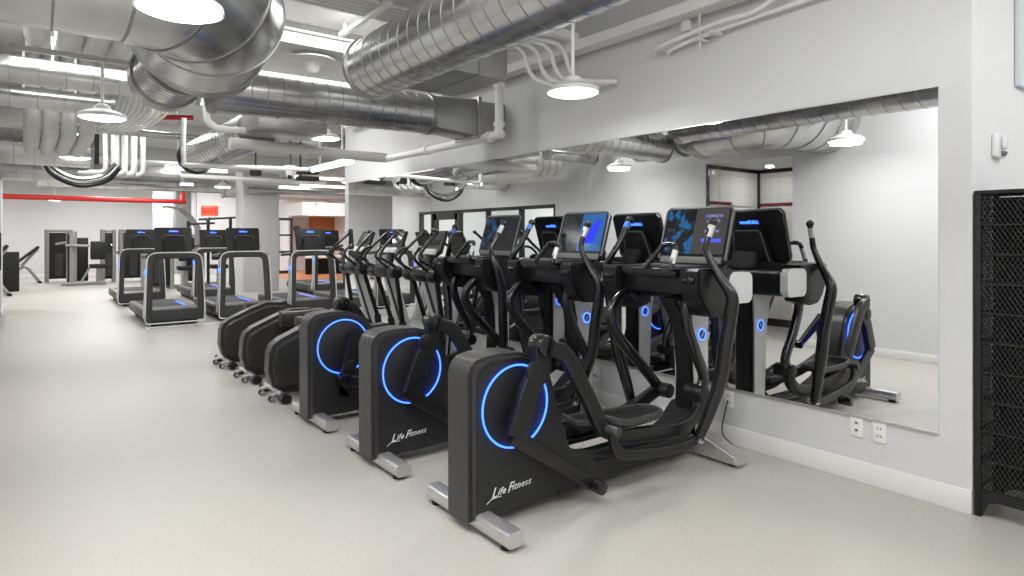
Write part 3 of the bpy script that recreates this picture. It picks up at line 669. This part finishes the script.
MB().bar([(1.0, 22.42, .0), (1.0, 22.42, 1.5)], .06, .12, up=(1, 0, 0)).build('shroud_edge', BLKM, T)
MB().box(1.22, 1.5, 22.7, 22.9, .1, 1.4, .02).build('weight_shroud', BLKM, T)
seat_unit(T, 1.72, 22.3)
MB().bar([(1.3, 22.35, .1), (1.55, 22.3, .6)], .06, .06).build('pedal_strut', FRAMEG, T)
T = thing('strength_machine', 'silver framed weight stack tower at the left of the far wall', 'gym machine', (0, 0, 0)); tower(T, .85, 24.6, 1.65, .62, .4)
MB().bar([(.75, 24.2, 1.2), (1.3, 24.1, 1.3)], .06, .07).build('lever_arm', FRAMEG, T)
T = thing('strength_machine', 'silver weight tower standing between the seated machine and the treadmills', 'gym machine', (0, 0, 0)); tower(T, 2.08, 23.6, 1.65, .3, .4)
T = thing('strength_machine', 'silver framed weight tower partly hidden behind the leftmost back row treadmill', 'gym machine', (0, 0, 0)); tower(T, 2.75, 23.6, 1.66, .66, .4)
T = thing('strength_machine', 'dark weight machine seen through the leftmost treadmill frame', 'gym machine', (0, 0, 0)); tower(T, 2.85, 19.4, 1.5, .66, .35); seat_unit(T, 3.55, 19.4)
T = thing('strength_machine', 'tall lat machine with a slanting arm above the treadmill screens', 'gym machine', (0, 0, 0))
MB().bar([(4.05, 20.5, 0), (4.05, 20.5, 1.7), (3.85, 20.5, 2.0), (3.6, 20.5, 2.26)], .16, .16, up=(0, 1, 0), bev=.3).build('mast', FRAMEG, T)
MB().bar([(3.72, 20.5, 2.22), (3.2, 20.4, 2.30), (3.12, 20.4, 2.27)], .10, .07, up=(0, 1, 0)).build('top_arm', FRAMEG, T)
tower(T, 4.0, 20.9, 1.5, .5); seat_unit(T, 4.5, 19.9)
T = thing('squat_rack', 'dark rack with short bars on top behind the back row treadmills', 'gym machine', (0, 0, 0))
for x in (4.15, 4.75):
    MB().bar([(x, 19.6, 0), (x, 19.6, 1.95)], .08, .08).build('rack_post', BLK, T)
    MB().tube([(x - .1, 19.3, 1.88), (x + .1, 19.9, 1.98)], .03, 10).build('rack_peg', DGREY, T)
MB().tube([(3.9, 19.6, 1.92), (5.0, 19.6, 2.0)], .03, 10).build('pull_up_bar', DGREY, T)
MB().tube([(3.6, 19.5, 1.78), (4.3, 19.5, 1.82)], .03, 10).build('pull_up_bar', DGREY, T)
MB().cyl((3.58, 19.5, 1.78), (3.64, 19.5, 1.78), .09, 16).build('bar_end', BLK, T)
for y, x in ((1.2, 3.95), (.6, 4.95)): MB().cyl((x, 19.45, y), (x + .05, 19.45, y), .15, 20).build('weight_plate', BLKM, T)
# three benches at the left
def bench(lab, loc, h, rz):
    B = thing('weight_bench', lab, 'bench', loc, rz)
    MB().bar([(-.35, 0, .55), (.28, 0, h)], .26, .07, up=(0, 1, 0), bev=.4).build('back_pad', BLKM, B)
    MB().bar([(-.75, 0, .52), (-.35, 0, .5)], .28, .07, up=(0, 1, 0), bev=.4).build('seat_pad', BLKM, B)
    MB().tube([(.26, 0, h - .06), (-.12, 0, .55), (.05, 0, .42), (.30, 0, .03)], .045, 10).build('frame', FRAMEG, B)
    MB().tube([(-.1, 0, .5), (-.8, 0, .06)], .045, 10).build('frame', FRAMEG, B)
    for x in (.30, -.8): MB().bar([(x, -.28, .03), (x, .28, .03)], .06, .07, up=(0, 0, 1)).build('foot', BLKM, B)
    return B
bench('nearest incline bench at the left edge with black pad and silver legs', (-.62, 19.6, 0), 1.22, .15)
bench('small incline bench beyond the black weight box near the far wall', (.05, 24.4, 0), 1.12, .1)
bench('tall incline bench behind, at the left edge', (-.95, 22.4, 0), 1.75, .1)
tag(MB().box(-.50, -.12, 20.9, 21.4, 0, 1.03, .03).build('weight_box', BLKM), 'black upright box between the two benches at the left', 'gym equipment')
# exit sign
s = thing('exit_sign', 'glowing orange red exit sign on the far wall', 'sign', (5.6, 26.17, 2.42))
MB().box(-.30, .30, 0, .03, -.19, .19, .02).build('sign_box', mat('sign_red', (150, 50, 35), .4, emit=(255, 96, 60), es=.8), s)
text_mesh('sign_text', 'EXIT', .27, mat('sign_letters', (150, 20, 10), .4, emit=(225, 26, 10), es=.8), s, basis((0, -.004, 0), (1, 0, 0), (0, 0, 1)), ext=.003, off=.006)
for k in (-1, 1): MB().prism([(k * .28, 0), (k * .25, .05), (k * .25, -.05)], 'y', -.004, .0).build('arrow', MATS['sign_letters'], s)
T = thing('storage_bench', 'white topped bench with a wire grid front in the orange studio', 'bench', (9.4, 23.2, 0))
MB().box(-1.1, 1.1, -.22, .22, .62, .70, .01).build('bench_top', WHITE, T)
g = MB()
for k in range(12): g.box(-1.1 + k * .195, -1.07 + k * .195, -.2, -.18, 0, .62)
for z in (.04, .32, .58): g.box(-1.1, 1.07, -.2, -.18, z, z + .03)
g.box(-1.1, 1.07, .18, .2, 0, .6).build('grid_front', BLK, T)
tag(MB().cyl((8.9, 25.98, 1.75), (8.9, 26.19, 1.75), .12, 20, bev=.01).build('wall_speaker', MGREY), 'small round grey wall speaker beside the orange wood panel', 'speaker')

# ================================================================= CEILING SERVICES
def spiral(T, p0, p1, r, m=GALV, pitch=.11, name='duct_run', flange=True):
    p0, p1 = V(p0), V(p1); L = (p1 - p0).length; d = (p1 - p0) / L
    MB().sweep([p0, p1], [(r * math.cos(2 * PI * k / 48), r * math.sin(2 * PI * k / 48)) for k in range(48)]).build(name, m, T)
    sm_ = MB(); n = int(L / pitch)
    for i in range(1, n):
        c = p0 + d * (i * pitch)
        sm_.sweep([c - d * .0022, c + d * .0022], [((r + .003) * math.cos(2 * PI * k / 40), (r + .003) * math.sin(2 * PI * k / 40)) for k in range(40)])
    sm_.build('seam_ribs', SEAM, T)
    if flange:
        for c in (p0, p1): MB().sweep([c - d * .02, c + d * .02], [((r + .012) * math.cos(2 * PI * k / 40), (r + .012) * math.sin(2 * PI * k / 40)) for k in range(40)]).build('flange_ring', GALVD, T)
# main trunk: out of the left wall, elbow, away down the room
T = thing('air_duct', 'largest round metal duct with a segmented elbow at the upper left', 'air duct', (0, 0, 0))
pts = [(-.34, 3.95, 2.955), (.42, 3.95, 2.955), (.64, 4.02, 2.95), (.83, 4.17, 2.94), (.94, 4.38, 2.92), (.98, 4.85, 2.89)]
tr = MB(); tr.tube(pts, .45, 48); tr.build('duct_elbow', GALV, T, 22)
se = MB()
for i in (1, 2, 3, 4, 5):
    a = V(pts[i]); d = (V(pts[min(i + 1, 5)]) - V(pts[i - 1])).normalized()
    se.sweep([a - d * .006, a + d * .006], [(.456 * math.cos(2 * PI * k / 48), .456 * math.sin(2 * PI * k / 48)) for k in range(48)])
for x in (-.15, .1): se.sweep([(x, 3.95, 2.955), (x + .012, 3.95, 2.955)], [(.455 * math.cos(2 * PI * k / 48), .455 * math.sin(2 * PI * k / 48)) for k in range(48)])
se.build('seam_ribs', SEAM, T)
MB().sweep([(.98, 4.85, 2.89), (.97, 5.0, 2.84), (.93, 5.18, 2.76)], [(.45 * math.cos(2 * PI * k / 48), .45 * math.sin(2 * PI * k / 48)) for k in range(48)], scales=[1, 1, .58]).build('duct_reducer', GALVD, T)
spiral(T, (.93, 5.18, 2.76), (.92, 5.75, 2.76), .26, pitch=.08)
MB().cyl((.92, 5.75, 2.76), (.92, 5.95, 2.76), .27, 40).build('duct_sleeve', GALVD, T)
# branch to the right wall
T = thing('air_duct', 'round ribbed duct crossing to the right wall with a square end box', 'air duct', (0, 0, 0))
spiral(T, (1.16, 5.34, 2.61), (3.08, 5.34, 2.63), .188, pitch=.125)
tn = bmesh.new(); ra = []; rb = []
for k in range(32):
    a = 2 * PI * k / 32 + PI / 4; c_, s_ = math.cos(a), math.sin(a); q = max(abs(c_), abs(s_))
    ra.append(tn.verts.new((3.08, 5.34 + .188 * c_, 2.63 + .188 * s_))); rb.append(tn.verts.new((3.56, 5.34 + .19 * c_ / q, 2.625 + .18 * s_ / q)))
for k in range(32): tn.faces.new((ra[k], ra[(k + 1) % 32], rb[(k + 1) % 32], rb[k]))
m = MB(); m._add(tn); m.build('duct_transition', GALVD, T, 20)
MB().box(3.56, 3.9, 5.16, 5.52, 2.455, 2.795).build('square_duct', GALVD, T)
MB().box(3.54, 3.58, 5.12, 5.56, 2.42, 2.83, .004).build('flange_frame', GALVD, T)
MB().box(2.35, 2.47, 5.12, 5.24, 2.76, 2.80, .005).cyl((2.41, 5.18, 2.79), (2.41, 5.18, 2.86), .02).build('damper_box', BLK, T)
# near overhead duct
T = thing('air_duct', 'ribbed round duct overhead running along the right wall above the ellipticals', 'air duct', (0, 0, 0))
spiral(T, (2.05, -1.4, 2.70), (2.05, 4.35, 2.70), .22, pitch=.13)
MB().box(2.12, 3.06, 4.02, 4.78, 2.70, 2.99, .004).build('square_duct', GALVD, T)
k = MB()
for x in (2.5, 2.78): k.box(x - .008, x + .008, 4.01, 4.79, 2.695, 2.995)
k.build('standing_seam', SEAM, T)
MB().lathe([(.0, 4.38), (.19, 4.38), (.22, 4.36)], (2.05, 0, 2.70), 'y', 40).build('end_cap', GALVD, T)
# far duct with dark flexible end
T = thing('air_duct', 'silver duct with a black collar on its open end, mid ceiling', 'air duct', (0, 0, 0))
spiral(T, (2.13, 7.6, 2.68), (2.0, 10.2, 2.62), .23, pitch=.14, flange=False)
MB().lathe([(.20, 0), (.25, 0), (.26, .05), (.25, .1), (.20, .1)], (2.0, 10.18, 2.62), 'y', 40).build('collar', BLK, T)
MB().box(1.95, 2.7, 6.9, 7.6, 2.60, 2.80, .01).build('square_duct', GALVD, T)
for i, (p0, p1, r, lab) in enumerate((((-.34, 7.6, 3.03), (1.5, 7.6, 3.03), .13, 'dark metal duct crossing left of the large elbow'),
                                 ((-.34, 8.1, 2.86), (.75, 8.1, 2.86), .11, 'thin silver ribbed duct just below the dark crossing duct at the left'),
                                 ((-.34, 10.8, 2.66), (.75, 10.8, 2.66), .24, 'bright silver duct above the hanging lamps at the left'),
                                 ((-.34, 14.0, 2.62), (2.4, 14.0, 2.62), .20, 'wide silver duct above the red pipe at the left'),
                                 ((3.2, 9.9, 2.95), (8.5, 9.9, 2.95), .16, 'round duct across the opening right of the column'),
                                 ((4.4, 19.0, 2.75), (12, 19.0, 2.75), .22, 'pinkish lit metal duct above the orange studio'),
                                 ((.2, 18.0, 2.78), (4.2, 18.0, 2.78), .2, 'metal duct beyond the curved pipes over the back row treadmills'))):
    T = thing('air_duct', lab, 'air duct', (0, 0, 0)); spiral(T, p0, p1, r, pitch=.22)
    for f_ in (.3, .7): q_ = V(p0).lerp(V(p1), f_); MB().box(q_.x - .01, q_.x + .01, q_.y - .004, q_.y + .004, q_.z + r - .005, CEIL).build('hanger_strap', STEELB, T)
tag(MB().box(.50, .86, 11.0, 11.3, 2.50, 2.95, .01).build('vent_box', DGREY), 'dark square vent box beside the bright duct at the left', 'vent')
T = thing('flexible_duct', 'drooping flexible duct loop with dark edge below the bright silver duct', 'air duct', (0, 0, 0))
MB().tube([(.2, 11.6, 2.62), (.35, 11.6, 2.40), (.65, 11.6, 2.28), (.98, 11.6, 2.36), (1.15, 11.6, 2.55)], .075, 14, sm=5).build('flex_sleeve', CHROME, T)
MB().box(.19, .21, 11.59, 11.61, 2.6, CEIL).build('hanger_strap', STEELB, T)
MB().tube([(.18, 11.52, 2.58), (.33, 11.52, 2.34), (.65, 11.52, 2.20), (1.0, 11.52, 2.29), (1.17, 11.52, 2.5)], .022, 8, sm=5).build('flex_collar', BLKM, T)
# wrapped pipes
def pipe(lab, pts, r, m=PIPEW, name='wrapped_pipe', g=None, sm=4, n=16):
    return tag(MB().tube(pts, r, n, sm=sm).build(name, m), lab, 'pipe', g)
for i, x in enumerate((.08, .30, .49, .67)):
    o = pipe('thick white wrapped pipe, %s from left in the upper row of four' % ('first', 'second', 'third', 'fourth')[i],
             [(x, 4.75, 3.12), (x, 6.5, 3.12), (x, 6.9, 3.14), (x, 7.02, 3.28), (x, 7.04, 3.44)], .094, g='thick wrapped pipes at the upper left')
    xl = .06 + i * .165
    o = pipe('thick white wrapped pipe, %s from left in the lower row behind the lamp' % ('first', 'second', 'third', 'fourth')[i],
             [(xl, 8.6, 3.44), (xl, 8.6, 2.76), (xl, 8.66, 2.63), (xl, 8.85, 2.58), (xl, 10.3, 2.58)], .078, g='thick wrapped pipes above the lamps')
tag(MB().box(-.1, 1.0, 6.52, 6.56, 2.97, 3.01).box(.9, .92, 6.53, 6.55, 3.0, CEIL).box(-.02, 0, 6.53, 6.55, 3.0, CEIL).build('pipe_hanger', STEELB), 'metal strut bar carrying the four thick pipes at the upper left', 'pipe hanger')
ordn = ('first', 'second', 'third', 'fourth', 'fifth', 'sixth', 'seventh', 'eighth', 'ninth', 'tenth')
for i in range(10):
    x = .78 + i * .056
    pipe('thin bent conduit, %s from left in the fan of ten behind the lamp' % ordn[i], [(x + .08, 7.75, 3.2), (x + .04, 8.1, 2.98), (x + .03, 8.5, 2.88), (x - .06, 9.0, 2.82), (x - .16, 9.5, 2.80)], .014, WHITE, 'conduit', 'fan of bent white conduits', n=10)
for i in range(5):
    x = 1.02 + i * .135
    pipe('white pipe, %s from left in the cluster under the conduit fan' % ordn[i], [(x, 12 + i * .03, 3.3), (x, 12 + i * .03, 3.0), (x, 12 + i * .03, 2.56), (x - .03, 12 + i * .03, 2.49), (x - .10, 12 + i * .03, 2.46), (x - .35, 12.1 + i * .03, 2.45)], (.035, .06, .05, .05, .04)[i], WHITE, 'wrapped_pipe', 'cluster of white pipes')
pipe('long white pipe crossing above the front row of treadmills toward the right wall', [(1.75, 7.25, 2.46), (3.2, 7.3, 2.44), (3.62, 7.3, 2.44)], .06, PIPEW, sm=0)
pp = pipe('white pipe dropping from the square duct and running along above the mirrors', [(3.6, 4.86, 2.92), (3.6, 4.86, 2.6), (3.6, 4.86, 2.50), (3.6, 4.90, 2.44), (3.6, 5.0, 2.42), (3.6, 7.2, 2.42)], .042, WHITE, sm=3)
for p, q in (((3.6, 4.86, 2.86), (3.6, 4.86, 2.92)), ((3.6, 4.98, 2.42), (3.6, 5.04, 2.42)), ((3.6, 6.2, 2.42), (3.6, 6.26, 2.42)), ((3.6, 4.86, 2.5), (3.6, 4.86, 2.54))): MB().cyl(p, q, .055, 16).build('pipe_coupling', WHITE, pp)
T = thing('tube_light', 'bright tubular strip light beside the pipe above the mirrors', 'light', (0, 0, 0))
MB().cyl((3.3, 7.6, 2.40), (3.3, 9.0, 2.40), .03, 14).build('tube', LAMPT, T)
MB().bar([(3.3, 7.55, 2.44), (3.3, 9.05, 2.44)], .06, .03, up=(1, 0, 0)).build('housing', WHITE, T)
MB().box(3.29, 3.31, 7.9, 7.92, 2.45, CEIL).box(3.29, 3.31, 8.7, 8.72, 2.45, CEIL).build('hanger_rod', STEELB, T)
for i in range(6):
    pipe('thin straight conduit, %s from the front in the flat ceiling run' % ordn[i], [(.9, 4.75 + i * .07, 3.36), (3.5, 4.75 + i * .07, 3.36)], .014, WHITE, 'conduit', 'flat run of conduits at the top', sm=0, n=8)
pipe('white conduit crossing beneath the flat conduit run, left of the overhead duct', [(1.1, 5.5, 3.24), (3.6, 5.5, 3.24)], .018, WHITE, 'conduit', sm=0, n=10)
tag(MB().box(2.3, 2.34, 4.6, 5.6, 3.30, 3.335).box(2.31, 2.33, 4.7, 4.72, 3.3, CEIL).box(2.31, 2.33, 5.5, 5.52, 3.3, CEIL).build('pipe_hanger', WHITE), 'white strut channel holding the flat conduit run', 'pipe hanger')
for i in range(4):
    o = i * .09
    pipe('white bent conduit, %s from left beside the nearest lamp' % ordn[i], [(3.0 + o, 4.45 - o, 3.12), (3.25 + o, 4.30 - o, 3.10), (3.38 + o * .8, 4.22 - o, 3.02), (3.42 + o * .8, 4.18 - o, 2.86), (3.52 + o * .6, 4.1 - o, 2.76), (3.86, 3.85 - o, 2.72)], .019, WHITE, 'conduit', 'four bent conduits beside the nearest lamp', n=10)
tag(MB().box(3.0, 3.5, 4.36, 4.40, 3.06, 3.10).box(3.1, 3.13, 4.36, 4.39, 3.1, CEIL).build('pipe_hanger', WHITE), 'white bracket above the four bent conduits', 'pipe hanger')
pipe('white wall conduit near the top of the right wall with an open bent end', [(3.86, 3.18, 2.86), (3.80, 3.1, 2.88), (3.80, 2.6, 2.93), (3.80, 2.3, 2.93), (3.80, 2.0, 3.02), (3.80, 1.2, 3.06)], .017, WHITE, 'conduit', n=10)
pipe('second white wall conduit just below the first near the top of the right wall', [(3.87, 3.06, 2.83), (3.84, 3.0, 2.85), (3.84, 2.6, 2.89), (3.84, 1.2, 2.95)], .014, WHITE, 'conduit', n=10)
tag(MB().box(3.76, 3.89, 2.72, 2.76, 2.84, 2.86).box(3.76, 3.89, 2.60, 2.64, 2.86, 2.88).box(3.80, 3.812, 2.73, 2.742, 2.78, CEIL).box(3.76, 3.80, 2.80, 2.86, 2.93, 3.0).build('pipe_hanger', PIPEW), 'grey clamps holding the wall conduits at the top right', 'pipe hanger')
struct('trim_3', MB().box(3.72, 3.86, 2.2, 8.9, 3.04, 3.12).box(2.9, 3.74, 3.9, 3.98, 3.12, 3.18), WHITE)
struct('trim_4', MB().box(.2, 3.9, 5.9, 6.3, 3.25, CEIL).box(-.35, 3.9, 9.2, 9.7, 3.2, CEIL).box(-.35, 12, 12.6, 13.0, 3.2, CEIL).box(1.0, 1.4, 5.9, 27, 3.22, CEIL).box(-8, 13, 16.2, 16.7, 3.15, CEIL).box(-8, 13, 21.6, 22.0, 3.15, CEIL), CEILM)
pipe('bright red sprinkler pipe across the far left ceiling', [(-.45, 20, 2.43), (3.3, 20, 2.43), (3.52, 20, 2.45), (3.58, 20.05, 2.62), (3.66, 20.3, 2.80)], .065, RED, 'red_pipe', sm=4)
pipe('short red pipe near the ceiling above the exit sign', [(3.7, 20.6, 2.83), (5.0, 20.6, 2.83)], .05, RED, 'red_pipe', sm=0)
rp = pipe('short red pipe behind the fan of conduits', [(1.5, 9.9, 3.1), (1.9, 9.9, 3.14)], .035, RED, 'red_pipe', sm=0)
MB().box(1.7, 1.72, 9.89, 9.91, 3.13, CEIL).build('hanger_rod', STEELB, rp)
pipe('white pipe elbow hanging below the large elbow duct', [(1.55, 7.4, 3.1), (1.55, 7.4, 2.75), (1.6, 7.4, 2.66), (1.75, 7.4, 2.62), (2.35, 7.4, 2.66)], .035, WHITE, sm=3)
pipe('white pipe running under the silver duct with black collar', [(1.6, 8.9, 2.95), (1.6, 8.9, 2.42), (1.75, 8.9, 2.36), (3.2, 8.9, 2.40)], .03, WHITE, sm=3)
for i, (y, z) in enumerate(((15.5, 2.72), (16.9, 2.62), (18.4, 2.62), (20, 2.70), (22, 2.75))):
    pipe('grey ceiling pipe, %s from the front above the opening beyond the column' % ordn[i], [(4.0 + i * .5, y, z), (12, y, z)], (.05, .09, .05, .1, .07)[i], (PIPEW, GALV, WHITE, GALV, PIPEW)[i], 'ceiling_pipe', 'pipes over the far right area', sm=0)
for i, (y, z) in enumerate(((10.6, 2.95), (13.4, 2.80), (15.2, 2.76))):
    pipe('long grey pipe over the treadmills, %s from the front' % ordn[i], [(.2, y, z), (3.9 + i, y, z)], (.05, .06, .05)[i], (GALV, PIPEW, WHITE)[i], 'ceiling_pipe', 'pipes over the treadmills', sm=0)
# bell speaker, dome camera, small black speaker
T = thing('ceiling_speaker', 'grey bell shaped fixture hanging left of the overhead duct', 'speaker', (2.26, 6.16, 3.0))
MB().lathe([(0, .06), (.05, .06), (.07, .08), (.08, .13), (.13, .18), (.22, .19), (.22, .205), (0, .205)], n=32).build('bell', PIPEW, T)
MB().box(-.012, .012, -.012, .012, .2, CEIL - 3.0).build('stem', WHITE, T)
T = thing('dome_camera', 'white dome security camera hanging in front of the far ceiling', 'camera', (3.05, 9.2, 2.28))
MB().lathe([(0, 0), (.05, .02), (.07, .07), (.085, .14), (.09, .19), (0, .19)], n=24).build('camera_body', WHITE, T)
MB().ball((-.02, -.03, .03), .035).build('lens', BLKG, T)
MB().cyl((0, 0, .18), (0, 0, CEIL - 2.28), .008, 8).build('rod', BLK, T)
tag(MB().box(3.2, 3.5, 9.25, 9.45, 2.28, 2.34, .005).box(3.2, 3.5, 9.25, 9.45, 2.38, 2.41, .005).box(3.22, 3.24, 9.3, 9.32, 2.34, CEIL).build('vent_box', BLKM), 'small black slotted box next to the dome camera', 'vent')
tag(MB().box(2.62, 2.76, 9.6, 9.72, 2.34, 2.48, .01).box(2.68, 2.70, 9.65, 9.67, 2.48, CEIL).build('small_speaker', BLKM), 'small black speaker hanging left of the dome camera', 'speaker')
# pendants
def pendant(lab, x, y, z=2.5, r=.19, power=PENDANT_W):
    P = thing('pendant_lamp', lab, 'lamp', (x, y, z), 0, 'round white pendant lamps')
    MB().lathe([(0, .125), (.035, .125), (.06, .11), (.07, .08), (r * .80, .05), (r * .98, .03), (r, .012), (r, .0), (r * .95, .0), (r * .95, .012)], n=40).build('lamp_shade', LAMPH, P)
    MB().lathe([(0, -.022), (r * .55, -.018), (r * .85, -.008), (r * .95, .004)], n=40).build('lamp_lens', LAMP, P)
    MB().cyl((0, 0, .12), (0, 0, CEIL - z), .013, 12).build('stem', WHITE, P)
    l = area('pendant_light', (x, y, z - .03), r * 1.7, r * 1.7, power, shape='DISK'); return P
pendant('nearest white pendant lamp in front of the right wall', 3.11, 3.31, 2.475)
pendant('pendant lamp against the large elbow duct at the top left', .57, 3.27, 2.5)
pendant('pendant lamp left of the fan of conduits, second on the left', .545, 6.67, 2.5)
pendant('third pendant lamp on the left, below the four lower pipes', .55, 10.6, 2.53)
pendant('fourth and lowest looking pendant lamp on the left, above the red pipe', .64, 15.2, 2.55)
pendant('pendant lamp over the row end between the column and the mirrors', 4.6, 10.6, 2.40)
pendant('pendant lamp above the exit sign beside the column', 3.75, 16.2, 2.62)
pendant('small far pendant lamp close to the far wall', .75, 25.0, 2.6)
pendant('pendant lamp half hidden above the long white pipe', 3.0, 7.75, 2.68)
pendant('far pendant lamp over the orange studio left side', 8.2, 22.0, 2.5)
# the added ceiling fill lights have no modelled fixtures

# tube lights far off and cables by the wall
def tube_light(lab, p, q):
    T = thing('tube_light', lab, 'light', (0, 0, 0), 0, 'far ceiling tube lights')
    p, q = V(p), V(q)
    MB().cyl(p, q, .03, 12).build('tube', LAMPT, T)
    MB().bar([p + V((0, 0, .045)), q + V((0, 0, .045))], .08, .03, up=(0, 1, 0) if abs(p.y - q.y) < .1 else (1, 0, 0)).build('housing', WHITE, T)
    for t_ in (.2, .8):
        c = p.lerp(q, t_); MB().cyl(c + V((0, 0, .05)), V((c.x, c.y, CEIL)), .006, 6).build('hanger_rod', STEELB, T)
tube_light('bright tube light low in the far ceiling right of the dome camera', (4.6, 13.6, 2.72), (6.0, 13.6, 2.72))
tube_light('second bright tube light deeper in the opening beyond the column', (5.2, 15.0, 2.66), (6.8, 15.0, 2.66))
tube_light('slanting tube light over the treadmills left of the column', (1.9, 12.2, 2.62), (2.9, 12.2, 2.62))
tube_light('short tube light left of the red pipe bend', (2.2, 17.2, 2.72), (3.3, 17.2, 2.72))
def cable(lab, pts, r=.004):
    tag(MB().tube(pts, r, 8, sm=5).build('power_cable', RUBBER), lab, 'cable')
cable('black power cable looping from the wall outlet behind the nearest elliptical', [(3.885, 2.56, .30), (3.86, 2.56, .25), (3.80, 2.55, .10), (3.84, 2.50, .02), (3.78, 2.42, .006), (3.68, 2.5, .006), (3.60, 2.6, .05)])
cable('black power cable hanging in loops from the outlet behind the second elliptical', [(3.885, 3.84, .24), (3.85, 3.84, .26), (3.80, 3.88, .16), (3.78, 3.9, .03), (3.72, 3.82, .006), (3.80, 3.76, .006), (3.82, 3.86, .008), (3.70, 3.8, .006), (3.62, 3.70, .05)])
